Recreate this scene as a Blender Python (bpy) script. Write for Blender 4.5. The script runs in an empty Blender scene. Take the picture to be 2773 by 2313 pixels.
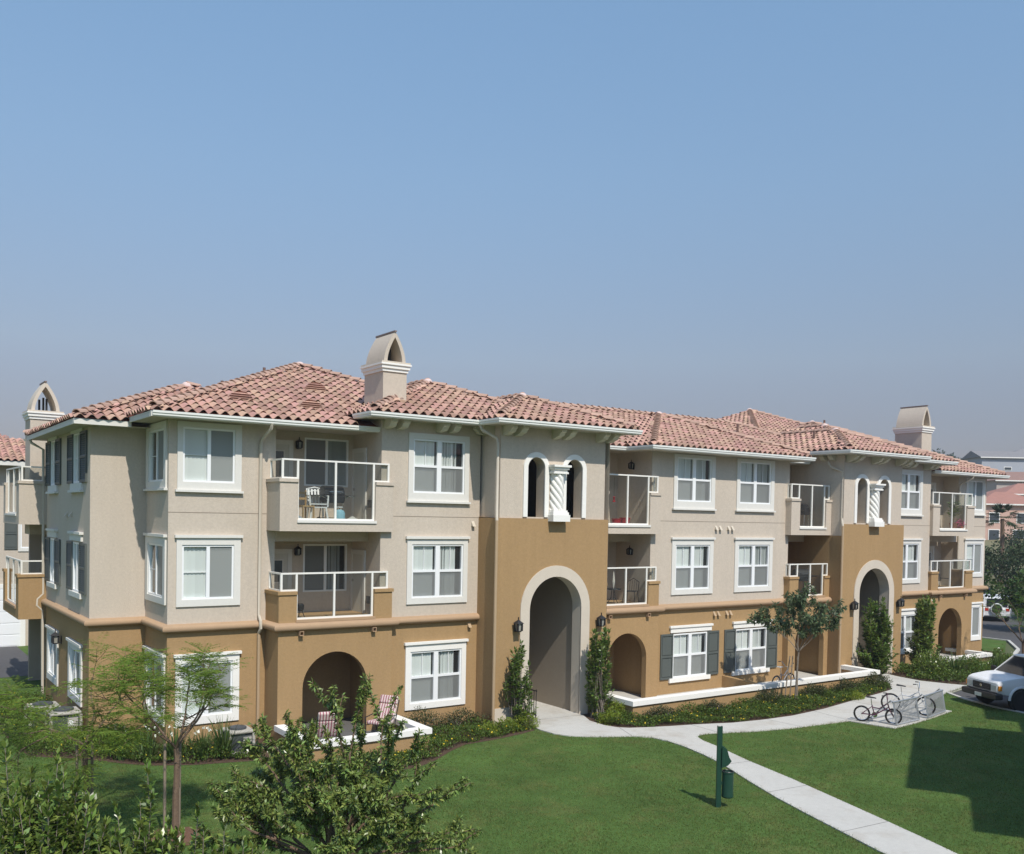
import bpy, math, random
import numpy as np
from mathutils import Vector, Matrix
from mathutils.geometry import tessellate_polygon

# ---------------------------------------------------------------- camera, world, sun
scn = bpy.context.scene
COL = scn.collection
R = math.radians

cam_d = bpy.data.cameras.new('camera')
cam = bpy.data.objects.new('camera', cam_d)
COL.objects.link(cam)
scn.camera = cam
cam_d.sensor_width = 36.0
cam_d.lens = 36.0 * 2573.36 / 2773.0
cam_d.shift_y = 308.3 / 2773.0
cam_d.clip_end = 4000
YAW, PITCH, ROLL = R(34.852), R(1.411), R(1.0565)
rv = Vector((math.cos(YAW), -math.sin(YAW), 0))
f0 = Vector((math.sin(YAW), math.cos(YAW), 0))
u0 = Vector((0, 0, 1))
fw = f0 * math.cos(PITCH) - u0 * math.sin(PITCH)
uv = u0 * math.cos(PITCH) + f0 * math.sin(PITCH)
RR = rv * math.cos(ROLL) + uv * math.sin(ROLL)
UU = uv * math.cos(ROLL) - rv * math.sin(ROLL)
m = Matrix((RR, UU, -fw)).transposed().to_4x4()
m.translation = Vector((-5.2536, -27.3113, 5.8738))
cam.matrix_world = m

TO_SUN = Vector((-0.17, -1.0, 1.27)).normalized()
sun_d = bpy.data.lights.new('sun', 'SUN')
sun_d.energy = 4.45
sun_d.angle = R(0.55)
sun_d.color = (1.0, 0.94, 0.85)
sun = bpy.data.objects.new('sun', sun_d)
COL.objects.link(sun)
sun.rotation_euler = TO_SUN.to_track_quat('Z', 'Y').to_euler()
sun.location = (0, -40, 60)

world = bpy.data.worlds.new('World')
scn.world = world
world.use_nodes = True
wn = world.node_tree
wn.nodes.clear()
sky = wn.nodes.new('ShaderNodeTexSky')
sky.sky_type = 'NISHITA'
sky.sun_disc = False
sky.sun_elevation = math.asin(TO_SUN.z)
sky.sun_rotation = math.atan2(TO_SUN.x, TO_SUN.y)
sky.altitude = 100
sky.air_density = 2.2
sky.dust_density = 0.3
sky.ozone_density = 8.0
bg = wn.nodes.new('ShaderNodeBackground')
bg.inputs[1].default_value = 0.15
wo = wn.nodes.new('ShaderNodeOutputWorld')
# smog layer: the sky dims and greys evenly towards the horizon all the way round
wtc = wn.nodes.new('ShaderNodeTexCoord'); wsx = wn.nodes.new('ShaderNodeSeparateXYZ')
wn.links.new(wtc.outputs['Generated'], wsx.inputs[0])
wr = wn.nodes.new('ShaderNodeValToRGB'); wr.color_ramp.interpolation = 'B_SPLINE'
el = wr.color_ramp.elements
el[0].position = 0.0; el[0].color = (0.30, 0.31, 0.50, 1)
el[1].position = 0.55; el[1].color = (1, 1, 1, 1)
for (p_, c_) in ((0.09, (0.385, 0.385, 0.60)), (0.16, (0.56, 0.50, 0.64)), (0.33, (0.82, 0.78, 0.84))):
    e_ = el.new(p_); e_.color = (*c_, 1)
wm = wn.nodes.new('ShaderNodeMixRGB'); wm.blend_type = 'MULTIPLY'; wm.inputs[0].default_value = 1.0
wn.links.new(wsx.outputs['Z'], wr.inputs[0]); wn.links.new(sky.outputs[0], wm.inputs[1]); wn.links.new(wr.outputs[0], wm.inputs[2])
wn.links.new(wm.outputs[0], bg.inputs[0])
wn.links.new(bg.outputs[0], wo.inputs[0])

scn.view_settings.view_transform = 'Standard'
scn.view_settings.look = 'None'
scn.view_settings.exposure = 0.0
scn.view_settings.gamma = 1.0
scn.view_settings.use_curve_mapping = False
scn.cycles.max_bounces = 6
scn.cycles.transparent_max_bounces = 12
scn.cycles.volume_bounces = 0

G0 = -0.30   # ground level
rng = np.random.default_rng(7)
random.seed(7)

# ---------------------------------------------------------------- materials
MATS = {}
def mat(name, col, rough=0.8, var=0.0, vscale=3.0, bump=0.0, bscale=60.0, spec=0.3, island=0.0, metal=0.0,
        trans=0.0, hue=0.0, big=0.0, bigscale=0.4, streak=0.0, patch=None):
    """procedural principled material: noise colour variation, per-piece variation, bump"""
    if name in MATS: return MATS[name]
    m = bpy.data.materials.new(name); MATS[name] = m
    m.use_nodes = True
    nt = m.node_tree; n = nt.nodes; l = nt.links
    b = n['Principled BSDF']
    b.inputs['Roughness'].default_value = rough
    b.inputs['Specular IOR Level'].default_value = spec
    b.inputs['Metallic'].default_value = metal
    b.inputs['Base Color'].default_value = (*col, 1)
    cur = None
    def hsv(src, fac_socket, lo, hi, key='Value'):
        h = n.new('ShaderNodeHueSaturation')
        mr = n.new('ShaderNodeMapRange')
        mr.inputs['To Min'].default_value = lo; mr.inputs['To Max'].default_value = hi
        l.new(fac_socket, mr.inputs['Value'])
        l.new(mr.outputs[0], h.inputs[key])
        if src is None: h.inputs['Color'].default_value = (*col, 1)
        else: l.new(src, h.inputs['Color'])
        return h.outputs[0]
    tc = None
    if var or bump or big or streak or patch:
        tc = n.new('ShaderNodeTexCoord')
    if var:
        t = n.new('ShaderNodeTexNoise'); t.inputs['Scale'].default_value = vscale; t.inputs['Detail'].default_value = 5
        l.new(tc.outputs['Object'], t.inputs['Vector'])
        cur = hsv(cur, t.outputs['Fac'], 1 - var * 1.6, 1 + var * 1.6)
    if big:
        t = n.new('ShaderNodeTexNoise'); t.inputs['Scale'].default_value = bigscale; t.inputs['Detail'].default_value = 3
        l.new(tc.outputs['Object'], t.inputs['Vector'])
        cur = hsv(cur, t.outputs['Fac'], 1 - big * 1.6, 1 + big * 1.6)
    if streak:
        mp = n.new('ShaderNodeMapping'); mp.inputs['Scale'].default_value = (2.6, 2.6, 0.22)
        t = n.new('ShaderNodeTexNoise'); t.inputs['Scale'].default_value = 2.0; t.inputs['Detail'].default_value = 6
        l.new(tc.outputs['Object'], mp.inputs['Vector']); l.new(mp.outputs[0], t.inputs['Vector'])
        cur = hsv(cur, t.outputs['Fac'], 1 - streak * 1.8, 1 + streak * 1.8)
    if patch:
        t = n.new('ShaderNodeTexNoise'); t.inputs['Scale'].default_value = patch[1]; t.inputs['Detail'].default_value = 6; t.inputs['Roughness'].default_value = 0.62
        l.new(tc.outputs['Object'], t.inputs['Vector'])
        mr = n.new('ShaderNodeMapRange'); mr.inputs['From Min'].default_value = patch[2]; mr.inputs['From Max'].default_value = patch[3]; mr.inputs['To Max'].default_value = patch[4]
        l.new(t.outputs['Fac'], mr.inputs['Value'])
        mxc = n.new('ShaderNodeMixRGB'); mxc.inputs[2].default_value = (*patch[0], 1); l.new(mr.outputs[0], mxc.inputs[0])
        if cur is None: mxc.inputs[1].default_value = (*col, 1)
        else: l.new(cur, mxc.inputs[1])
        cur = mxc.outputs[0]
    if island:
        g = n.new('ShaderNodeNewGeometry'); oi = n.new('ShaderNodeObjectInfo')
        ad = n.new('ShaderNodeMath'); ad.operation = 'ADD'
        l.new(g.outputs['Random Per Island'], ad.inputs[0]); l.new(oi.outputs['Random'], ad.inputs[1])
        fr = n.new('ShaderNodeMath'); fr.operation = 'FRACT'; l.new(ad.outputs[0], fr.inputs[0])
        cur = hsv(cur, fr.outputs[0], 1 - island, 1 + island)
        if hue:
            ml = n.new('ShaderNodeMath'); ml.operation = 'MULTIPLY'; ml.inputs[1].default_value = 7.31
            l.new(fr.outputs[0], ml.inputs[0])
            f2 = n.new('ShaderNodeMath'); f2.operation = 'FRACT'; l.new(ml.outputs[0], f2.inputs[0])
            cur = hsv(cur, f2.outputs[0], 0.5 - hue, 0.5 + hue, 'Hue')
    if cur is not None: l.new(cur, b.inputs['Base Color'])
    if bump:
        t = n.new('ShaderNodeTexNoise'); t.inputs['Scale'].default_value = bscale; t.inputs['Detail'].default_value = 4
        l.new(tc.outputs['Object'], t.inputs['Vector'])
        bp = n.new('ShaderNodeBump'); bp.inputs['Strength'].default_value = bump; bp.inputs['Distance'].default_value = 0.02
        l.new(t.outputs['Fac'], bp.inputs['Height']); l.new(bp.outputs[0], b.inputs['Normal'])
    if trans:
        tr = n.new('ShaderNodeBsdfTranslucent')
        if cur is not None:
            hs = n.new('ShaderNodeHueSaturation'); hs.inputs['Value'].default_value = 1.3; hs.inputs['Hue'].default_value = 0.485
            l.new(cur, hs.inputs['Color']); l.new(hs.outputs[0], tr.inputs['Color'])
        else: tr.inputs['Color'].default_value = (*col, 1)
        mx = n.new('ShaderNodeMixShader'); mx.inputs[0].default_value = trans
        l.new(b.outputs[0], mx.inputs[1]); l.new(tr.outputs[0], mx.inputs[2])
        l.new(mx.outputs[0], n['Material Output'].inputs['Surface'])
    return m

def glassmat(name, tint, alpha, refl=1.0, diff=None, rough=0.02):
    """thin pane: transparent, fresnel reflection, optional diffuse film (insect screen, dusty tint)"""
    m = bpy.data.materials.new(name); MATS[name] = m
    m.use_nodes = True
    nt = m.node_tree; n = nt.nodes; l = nt.links
    n.remove(n['Principled BSDF'])
    tr = n.new('ShaderNodeBsdfTransparent'); tr.inputs[0].default_value = (*tint, 1)
    df = n.new('ShaderNodeBsdfDiffuse'); df.inputs[0].default_value = (*(diff or (0.05, 0.05, 0.05)), 1)
    gl = n.new('ShaderNodeBsdfGlossy'); gl.inputs['Roughness'].default_value = rough
    m1 = n.new('ShaderNodeMixShader'); m1.inputs[0].default_value = alpha
    l.new(tr.outputs[0], m1.inputs[1]); l.new(df.outputs[0], m1.inputs[2])
    lw = n.new('ShaderNodeLayerWeight'); lw.inputs['Blend'].default_value = 0.5
    pw = n.new('ShaderNodeMath'); pw.operation = 'POWER'; pw.inputs[1].default_value = 5.0
    l.new(lw.outputs['Facing'], pw.inputs[0])
    mu = n.new('ShaderNodeMath'); mu.operation = 'MULTIPLY_ADD'; mu.inputs[1].default_value = 0.9 * refl; mu.inputs[2].default_value = 0.05 * refl; mu.use_clamp = True
    l.new(pw.outputs[0], mu.inputs[0])
    m2 = n.new('ShaderNodeMixShader')
    l.new(mu.outputs[0], m2.inputs[0]); l.new(m1.outputs[0], m2.inputs[1]); l.new(gl.outputs[0], m2.inputs[2])
    l.new(m2.outputs[0], n['Material Output'].inputs['Surface'])
    return m

UP = mat('stucco_beige', (0.55, 0.475, 0.39), 0.92, var=0.085, vscale=16, bump=0.4, bscale=40, big=0.045, streak=0.035, spec=0.1)
LO = mat('stucco_tan', (0.375, 0.245, 0.122), 0.92, var=0.085, vscale=16, bump=0.4, bscale=40, big=0.05, streak=0.04, spec=0.1)
BELT = mat('moulding_tan', (0.41, 0.28, 0.175), 0.9, var=0.05, vscale=5, bump=0.25, spec=0.1)
TRIM = mat('trim_offwhite', (0.70, 0.68, 0.63), 0.85, var=0.03, vscale=9, bump=0.2, bscale=70, spec=0.15)
TRIMW = mat('trim_white', (0.82, 0.80, 0.75), 0.8, var=0.025, vscale=9, bump=0.12, bscale=70, spec=0.15)
VINYL = mat('vinyl_white', (0.82, 0.83, 0.83), 0.4, spec=0.4)
GUT = mat('gutter_white', (0.75, 0.75, 0.70), 0.45, var=0.03, vscale=2, spec=0.4)
FASC = mat('fascia_white', (0.70, 0.68, 0.62), 0.6, var=0.05, vscale=3)
SOFF = mat('soffit_cream', (0.50, 0.45, 0.37), 0.85, var=0.03)
CORB = mat('corbel_cream', (0.60, 0.57, 0.45), 0.75, var=0.04)
SPOUT = mat('spout_beige', (0.56, 0.50, 0.41), 0.55, var=0.03)
SPOUTL = mat('spout_tan', (0.44, 0.32, 0.20), 0.55, var=0.03)
ARCHT = mat('arch_trim_stucco', (0.60, 0.525, 0.43), 0.9, var=0.04, bump=0.3)
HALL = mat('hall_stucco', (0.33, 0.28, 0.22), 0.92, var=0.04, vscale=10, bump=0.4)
TILE = mat('clay_tile', (0.44, 0.272, 0.208), 0.85, var=0.12, vscale=9, island=0.24, hue=0.018, bump=0.2, bscale=50, spec=0.15)
RIDGE = mat('ridge_tile', (0.43, 0.285, 0.22), 0.85, var=0.1, vscale=9, island=0.14, bump=0.2, spec=0.15)
MORT = mat('ridge_mortar', (0.62, 0.48, 0.44), 0.9, var=0.1, vscale=12)
DECK = mat('underlay_red', (0.16, 0.045, 0.032), 0.9, var=0.08)
SHUT = mat('shutter_slate', (0.095, 0.108, 0.10), 0.55, var=0.04, spec=0.3)
IRON = mat('black_iron', (0.018, 0.018, 0.02), 0.5, spec=0.4)
LAMPGL = mat('lantern_glass', (0.35, 0.34, 0.30), 0.25, spec=0.5)
BLIND = mat('blind_ivory', (0.84, 0.85, 0.82), 0.75, island=0.05)
CURT = mat('drape_grey', (0.40, 0.42, 0.42), 0.85, island=0.1)
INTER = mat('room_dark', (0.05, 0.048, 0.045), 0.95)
RAIL = mat('rail_white', (0.80, 0.78, 0.72), 0.45, spec=0.4)
PANE = glassmat('window_glass', (0.86, 0.89, 0.88), 0.05, 1.4, (0.4, 0.43, 0.45))
SCREEN = glassmat('insect_screen', (0.9, 0.9, 0.9), 0.52, 0.4, (0.30, 0.31, 0.30), 0.3)
SCREEND = glassmat('insect_screen_dense', (0.9, 0.9, 0.9), 0.66, 0.4, (0.33, 0.345, 0.33), 0.3)
BALGL = glassmat('balcony_glass', (0.80, 0.83, 0.81), 0.06, 0.8, (0.3, 0.3, 0.3))
CONC = mat('concrete', (0.51, 0.495, 0.455), 0.9, var=0.06, vscale=7, big=0.06, bigscale=0.7, patch=((0.36, 0.31, 0.25), 1.1, .52, .78, .7), bump=0.2, bscale=90, spec=0.2)
JOINT = mat('joint_dark', (0.16, 0.15, 0.14), 0.95)
ASPH = mat('asphalt', (0.085, 0.083, 0.085), 0.95, var=0.1, vscale=8, bump=0.3, bscale=120, big=0.06)
SOIL = mat('soil_mulch', (0.085, 0.052, 0.034), 1.0, var=0.25, vscale=18, bump=0.8, bscale=40)
BARK = mat('bark_brown', (0.17, 0.115, 0.08), 0.95, var=0.2, vscale=20, bump=0.6, bscale=50)
BARKG = mat('bark_grey', (0.20, 0.17, 0.14), 0.95, var=0.2, vscale=25, bump=0.6, bscale=60)
WOOD = mat('stake_wood', (0.25, 0.20, 0.15), 0.95, var=0.15, vscale=30)
STEEL = mat('galvanised_steel', (0.42, 0.44, 0.46), 0.42, var=0.08, metal=0.6, spec=0.5)
CHROME = mat('chrome', (0.7, 0.7, 0.7), 0.15, metal=1.0)
BLACKP = mat('black_plastic', (0.02, 0.02, 0.022), 0.45, spec=0.5)
RUBBER = mat('rubber', (0.022, 0.022, 0.022), 0.85)
WHITEP = mat('white_plastic', (0.80, 0.80, 0.78), 0.4, spec=0.4)

# ---------------------------------------------------------------- builders
OFF = {}
def link(o, parent=None):
    COL.objects.link(o)
    if parent is not None: o.parent = parent
    return o
def props(o, label=None, cat=None, group=None, kind=None):
    if label: o['label'] = label
    if cat: o['category'] = cat
    if group: o['group'] = group
    if kind: o['kind'] = kind
    return o
def thing(name, label, cat, loc=(0, 0, G0), rz=0.0, group=None, local=False):
    o = bpy.data.objects.new(name, None)
    o.empty_display_size = 0.2
    link(o); o.location = loc; o.rotation_euler = (0, 0, rz)
    props(o, label, cat, group)
    OFF[o.name] = Vector((0, 0, 0)) if local else Vector(loc)
    return o
def npobj(name, V, F, material, parent=None, smooth=False):
    """mesh from arrays: V (n,3) world coords, F (m,3|4)"""
    V = np.asarray(V, float); F = np.asarray(F, np.int32)
    off = OFF.get(parent.name, Vector((0, 0, 0))) if parent is not None else Vector((0, 0, 0))
    me = bpy.data.meshes.new(name)
    me.vertices.add(len(V)); me.vertices.foreach_set('co', (V - np.array(off)).astype(np.float32).ravel())
    k = F.shape[1]
    me.loops.add(F.size); me.loops.foreach_set('vertex_index', F.ravel())
    me.polygons.add(len(F))
    me.polygons.foreach_set('loop_start', np.arange(0, F.size, k, dtype=np.int32))
    me.update(calc_edges=True); me.validate()
    me.materials.append(material)
    if smooth: me.polygons.foreach_set('use_smooth', np.ones(len(F), bool))
    o = bpy.data.objects.new(name, me)
    link(o, parent)
    OFF[o.name] = off
    return o

class MB:
    def __init__(s, M=None): s.v = []; s.f = []; s.M = M
    def add(s, vs, fs):
        b = len(s.v)
        if s.M: vs = [s.M(*p) for p in vs]
        s.v += [tuple(p) for p in vs]
        s.f += [tuple(b + i for i in f) for f in fs]
        return s
    def box(s, x0, x1, y0, y1, z0, z1):
        return s.add([(x0, y0, z0), (x1, y0, z0), (x1, y1, z0), (x0, y1, z0), (x0, y0, z1), (x1, y0, z1), (x1, y1, z1), (x0, y1, z1)],
                     [(3, 2, 1, 0), (4, 5, 6, 7), (0, 1, 5, 4), (1, 2, 6, 5), (2, 3, 7, 6), (3, 0, 4, 7)])
    def quad(s, a, b, c, d): return s.add([a, b, c, d], [(0, 1, 2, 3)])
    def prism(s, poly, c0, c1, axis):
        """poly of 2D points extruded along axis 0/1/2 from c0 to c1"""
        def P(p, c):
            return [(c, p[0], p[1]), (p[0], c, p[1]), (p[0], p[1], c)][axis]
        n = len(poly)
        vs = [P(p, c0) for p in poly] + [P(p, c1) for p in poly]
        fs = [(i, (i + 1) % n, n + (i + 1) % n, n + i) for i in range(n)]
        fs += [tuple(range(n - 1, -1, -1)), tuple(range(n, 2 * n))]
        return s.add(vs, fs)
    def slab(s, poly, z0, z1):
        """possibly concave polygon with holes-free outline, top + sides"""
        n = len(poly)
        tris = tessellate_polygon([[Vector((p[0], p[1], 0)) for p in poly]])
        vs = [(p[0], p[1], z1) for p in poly] + [(p[0], p[1], z0) for p in poly]
        fs = [tuple(t) for t in tris]
        if z0 != z1: fs += [(i, (i + 1) % n, n + (i + 1) % n, n + i) for i in range(n)]
        return s.add(vs, fs)
    def tube(s, pts, r, n=6, cap=True):
        pts = [Vector(p) for p in pts]
        rs = r if isinstance(r, (list, tuple)) else [r] * len(pts)
        vs = []; fs = []
        up = Vector((0, 0, 1)); a = None
        for i, p in enumerate(pts):
            d = (pts[min(i + 1, len(pts) - 1)] - pts[max(i - 1, 0)])
            d = d.normalized() if d.length > 1e-9 else Vector((0, 0, 1))
            if a is None: a = d.orthogonal().normalized()
            a = (a - d * a.dot(d))
            a = a.normalized() if a.length > 1e-6 else d.orthogonal().normalized()
            b = d.cross(a)
            for k in range(n):
                t = 2 * math.pi * k / n
                vs.append(p + (a * math.cos(t) + b * math.sin(t)) * rs[i])
        for i in range(len(pts) - 1):
            for k in range(n):
                k2 = (k + 1) % n
                fs.append((i * n + k, i * n + k2, (i + 1) * n + k2, (i + 1) * n + k))
        if cap:
            fs.append(tuple(range(n - 1, -1, -1))); fs.append(tuple(range((len(pts) - 1) * n, len(pts) * n)))
        return s.add(vs, fs)
    def lathe(s, prof, c, n=12, axis=2):
        vs = []; fs = []
        for (r, h) in prof:
            for k in range(n):
                t = 2 * math.pi * k / n
                q = (r * math.cos(t), r * math.sin(t))
                vs.append([(c[0] + h, c[1] + q[0], c[2] + q[1]), (c[0] + q[0], c[1] + h, c[2] + q[1]), (c[0] + q[0], c[1] + q[1], c[2] + h)][axis])
        for i in range(len(prof) - 1):
            for k in range(n):
                k2 = (k + 1) % n
                fs.append((i * n + k, i * n + k2, (i + 1) * n + k2, (i + 1) * n + k))
        fs.append(tuple(range(n - 1, -1, -1))); fs.append(tuple(range((len(prof) - 1) * n, len(prof) * n)))
        return s.add(vs, fs)
    def torus(s, c, R0, r, axis=1, n=20, k=6, arc=2 * math.pi, a0=0):
        pts = []
        for i in range(n + 1):
            t = a0 + arc * i / n
            q = (R0 * math.cos(t), R0 * math.sin(t))
            pts.append([(c[0], c[1] + q[0], c[2] + q[1]), (c[0] + q[0], c[1], c[2] + q[1]), (c[0] + q[0], c[1] + q[1], c[2])][axis])
        return s.tube(pts, r, k)
    def sweep(s, line, prof, closed_ends=True):
        """sweep profile [(out,z)] along plan polyline; outward = right of travel"""
        L = [Vector((p[0], p[1])) for p in line]
        N = len(L); offs = []
        for i in range(N):
            def nrm(a, b):
                d = (b - a).normalized(); return Vector((d.y, -d.x))
            if i == 0: offs.append(nrm(L[0], L[1]))
            elif i == N - 1: offs.append(nrm(L[-2], L[-1]))
            else:
                a = nrm(L[i - 1], L[i]); b = nrm(L[i], L[i + 1])
                q = a + b; offs.append(q / max(0.3, q.dot(a)))
        vs = []; fs = []; n = len(prof)
        for p, o in zip(L, offs):
            for (d, z) in prof: vs.append((p.x + o.x * d, p.y + o.y * d, z))
        for i in range(N - 1):
            for k in range(n):
                k2 = (k + 1) % n
                fs.append((i * n + k, i * n + k2, (i + 1) * n + k2, (i + 1) * n + k))
        fs.append(tuple(range(n))); fs.append(tuple(range((N - 1) * n, N * n)))
        return s.add(vs, fs)
    def wall(s, outer, holes=(), depth=0.12):
        """vertical sheet in (u,z), front at d=0, with holes and their reveals (needs frame M(u,d,z))"""
        loops = [list(outer)] + [list(h) for h in holes]
        tris = tessellate_polygon([[Vector((p[0], p[1], 0)) for p in lp] for lp in loops])
        flat = [p for lp in loops for p in lp]
        s.add([(p[0], 0, p[1]) for p in flat], [tuple(t) for t in tris])
        for h in loops[1:]:
            n = len(h)
            s.add([(p[0], 0, p[1]) for p in h] + [(p[0], -depth, p[1]) for p in h], [(i, (i + 1) % n, n + (i + 1) % n, n + i) for i in range(n)])
        return s
    def build(s, name, material, parent=None, smooth=False):
        off = OFF.get(parent.name, Vector((0, 0, 0))) if parent is not None else Vector((0, 0, 0))
        me = bpy.data.meshes.new(name)
        me.from_pydata([(v[0] - off.x, v[1] - off.y, v[2] - off.z) for v in s.v], [], s.f)
        me.materials.append(material)
        if smooth:
            me.polygons.foreach_set('use_smooth', [True] * len(me.polygons))
            try: me.set_sharp_from_angle(angle=R(38))
            except Exception: pass
        me.update()
        o = bpy.data.objects.new(name, me)
        link(o, parent)
        OFF[o.name] = off
        return o
def copy_tree(o, parent=None, label=None):
    c = o.copy(); COL.objects.link(c); c.parent = parent
    OFF[c.name] = OFF.get(o.name, Vector((0, 0, 0)))
    if label: c['label'] = label
    for ch in list(o.children): copy_tree(ch, c)
    return c

def FY(y): return lambda u, d, z: (u, y - d, z)          # faces the lawn (-Y)
def FX(x): return lambda u, d, z: (x - d, -u, z)          # faces left (-X), u = -Y
def FXR(x): return lambda u, d, z: (x + d, u, z)          # faces right (+X)
def FYB(y): return lambda u, d, z: (u, y + d, z)          # faces back (+Y)
def rect(a, b, z0, z1): return [(a, z0), (b, z0), (b, z1), (a, z1)]
def arch(c, r, z0, zs, n=14):
    return [(c - r, z0)] + [(c - r * math.cos(math.pi * i / n), zs + r * math.sin(math.pi * i / n)) for i in range(n + 1)] + [(c + r, z0)]

def hsh(*a): return random.random()

# ================================================================ ground, paths, beds
def structure(name, mb, material, smooth=False):
    o = mb.build(name, material, None, smooth); o['kind'] = 'structure'; return o

GRASSM = mat('lawn_ground', (0.070, 0.122, 0.030), 0.95, var=0.2, vscale=2.2, big=0.22, bigscale=0.5, bump=0.6, bscale=45, spec=0.1, patch=((0.13, 0.14, 0.045), 1.4, .5, .75, .6))
FARG = mat('far_ground', (0.09, 0.105, 0.045), 0.95, var=0.2, vscale=0.06, big=0.2, bigscale=0.02)
structure('ground', MB().slab([(-1500, -400), (1800, -400), (1800, 1800), (-1500, 1800)], -0.36, -0.36), FARG)
structure('lawn', MB().slab([(-40, -60), (26.6, -60), (26.62, -11.4), (26.74, -10.27), (27.29, -8.86), (27.91, -7.86), (30.2, -7.4), (38, -4.7),
    (46, -0.6), (46, 26), (-40, 26)], G0, G0), GRASSM)
structure('parking_lot', MB().slab([(30.16, -7.5), (34, -6.7), (38, -4.9), (43, -2.8), (46.3, -0.6), (46.3, 26), (120, 40), (120, -60),
    (26.75, -60), (26.75, -11.4), (26.87, -10.25), (27.42, -8.9), (28.0, -7.95)], -0.345, -0.345), ASPH)
structure('kerb', MB().sweep([(26.6, -40), (26.62, -11.4), (26.74, -10.27), (27.29, -8.86), (27.91, -7.86)][::1],
    [(0.0, -0.36), (0.0, -0.27), (0.12, -0.27), (0.14, -0.36)]), CONC)
structure('kerb', MB().sweep([(30.16, -7.45), (34, -6.6), (38, -4.8), (43, -2.7), (46.1, -0.6), (46.1, 26)],
    [(0.0, -0.36), (0.0, -0.26), (0.14, -0.26), (0.16, -0.36)]), CONC)
PATH = [(11.6, -2.0), (11.6, -4.15), (11.27, -4.7), (11.2, -5.3), (11.25, -5.9), (11.47, -6.33), (11.9, -6.69), (12.46, -7.01), (13.02, -7.27), (13.36, -7.65),
    (13.46, -8.2), (13.4, -8.9), (13.2, -9.8), (12.9, -10.75), (12.29, -12.12), (11.76, -13.4), (11.36, -14.55), (11.02, -15.62), (10.65, -16.75), (10.2, -18.5), (9.7, -21.0),
    (11.0, -21.0), (11.45, -18.8), (11.8, -17.59), (12.1, -16.7), (12.44, -15.6), (12.84, -14.25), (13.3, -12.66), (13.75, -10.84),
    (14.2, -9.4), (14.36, -8.7), (14.55, -8.3), (14.84, -8.12), (15.2, -8.14), (15.7, -8.32), (16.6, -8.64), (17.93, -8.92), (19.3, -9.05), (20.3, -9.15),
    (20.42, -9.6), (20.62, -10.55), (22.65, -10.33), (24.75, -9.95), (24.7, -9.1), (26.3, -8.45), (27.9, -7.9), (30.1, -7.45), (29.75, -6.8), (29.45, -5.9), (29.55, -4.9),
    (29.8, -4.1), (29.8, -2.0), (27.85, -2.0), (27.85, -5.6), (26.6, -6.5), (25.5, -6.75), (23.56, -7.09), (21.22, -7.55), (19.4, -7.74), (18.07, -7.68), (16.88, -7.5),
    (15.68, -7.08), (14.93, -6.89), (14.24, -6.67), (13.64, -6.44), (13.38, -6.2), (13.22, -5.78), (13.25, -5.07), (13.6, -4.3), (13.6, -2.0)]
walk = structure('concrete_path', MB().slab(PATH, -0.36, -0.272), CONC)
for (a, b) in [((13.39, -6.26), (13.0, -7.24)), ((15.55, -7.06), (15.5, -8.24)), ((12.86, -10.84), (13.72, -10.94)), ((11.9, -13.06), (13.16, -13.16)), ((11.0, -15.7), (12.38, -15.8)),
               ((18.2, -7.72), (18.3, -8.94)), ((20.6, -7.65), (20.4, -9.1)), ((23.2, -7.16), (23.4, -10.1)), ((26.4, -6.64), (27.0, -8.2)), ((11.6, -4.15), (13.6, -4.3))]:
    A, Bv = Vector(a), Vector(b); d = (Bv - A).normalized(); nn = Vector((-d.y, d.x)) * 0.008
    j = MB().quad((A.x - nn.x, A.y - nn.y, -0.2695), (Bv.x - nn.x, Bv.y - nn.y, -0.2695), (Bv.x + nn.x, Bv.y + nn.y, -0.2695), (A.x + nn.x, A.y + nn.y, -0.2695)).build('expansion_joint', JOINT, walk)
BED1 = [(-1.8, 6.8), (-1.8, .8), (-1.71, -.18), (-1.6, -1.2), (-0.5, -2.13), (.15, -3.02), (.71, -3.6), (1.65, -4.08), (2.51, -4.3), (3.2, -4.5), (3.4, -6.7), (4.4, -7.1), (5.8, -7.06),
        (6.27, -7.0), (6.88, -6.69), (7.68, -6.09), (8.41, -5.66), (9.31, -5.59), (10.16, -5.46), (11.1, -5.2), (11.22, -4.6), (11.2, -3.0), (0, -1), (0, 6.8)]
BED2 = [(13.3, -5.0), (13.27, -5.78), (13.44, -6.2), (13.7, -6.4), (14.24, -6.63), (14.93, -6.84), (15.68, -7.03), (16.88, -7.45), (18.07, -7.63), (19.4, -7.69), (21.22, -7.5),
        (23.56, -7.04), (25.5, -6.7), (26.6, -6.45), (27.75, -5.6), (27.75, -4.1), (13.6, -4.1)]
BED3 = [(29.85, -4.1), (29.62, -4.9), (29.5, -5.9), (29.8, -6.75), (30.2, -7.3), (34, -6.5), (38, -4.6), (41, -3.2), (41, -1.0), (30.9, -3.0)]
for b in (BED1, BED2, BED3):
    structure('planting_bed', MB().slab(b, G0 + 0.006, G0 + 0.006), SOIL)

# ================================================================ main building
AP = thing('apartment_building', 'three storey beige and tan stucco apartment building with red tile roof across the lawn', 'building', (20.0, 0.0, G0))
YA, Y1, Y2, Y3, YT, YB, YM = 0.0, -2.23, -3.05, -3.27, -4.10, -3.20, -3.55
ZB = 2.85      # colour change, under the belt moulding
HOLES = {}
def hole(key, loop): HOLES.setdefault(key, []).append(loop)

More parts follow.
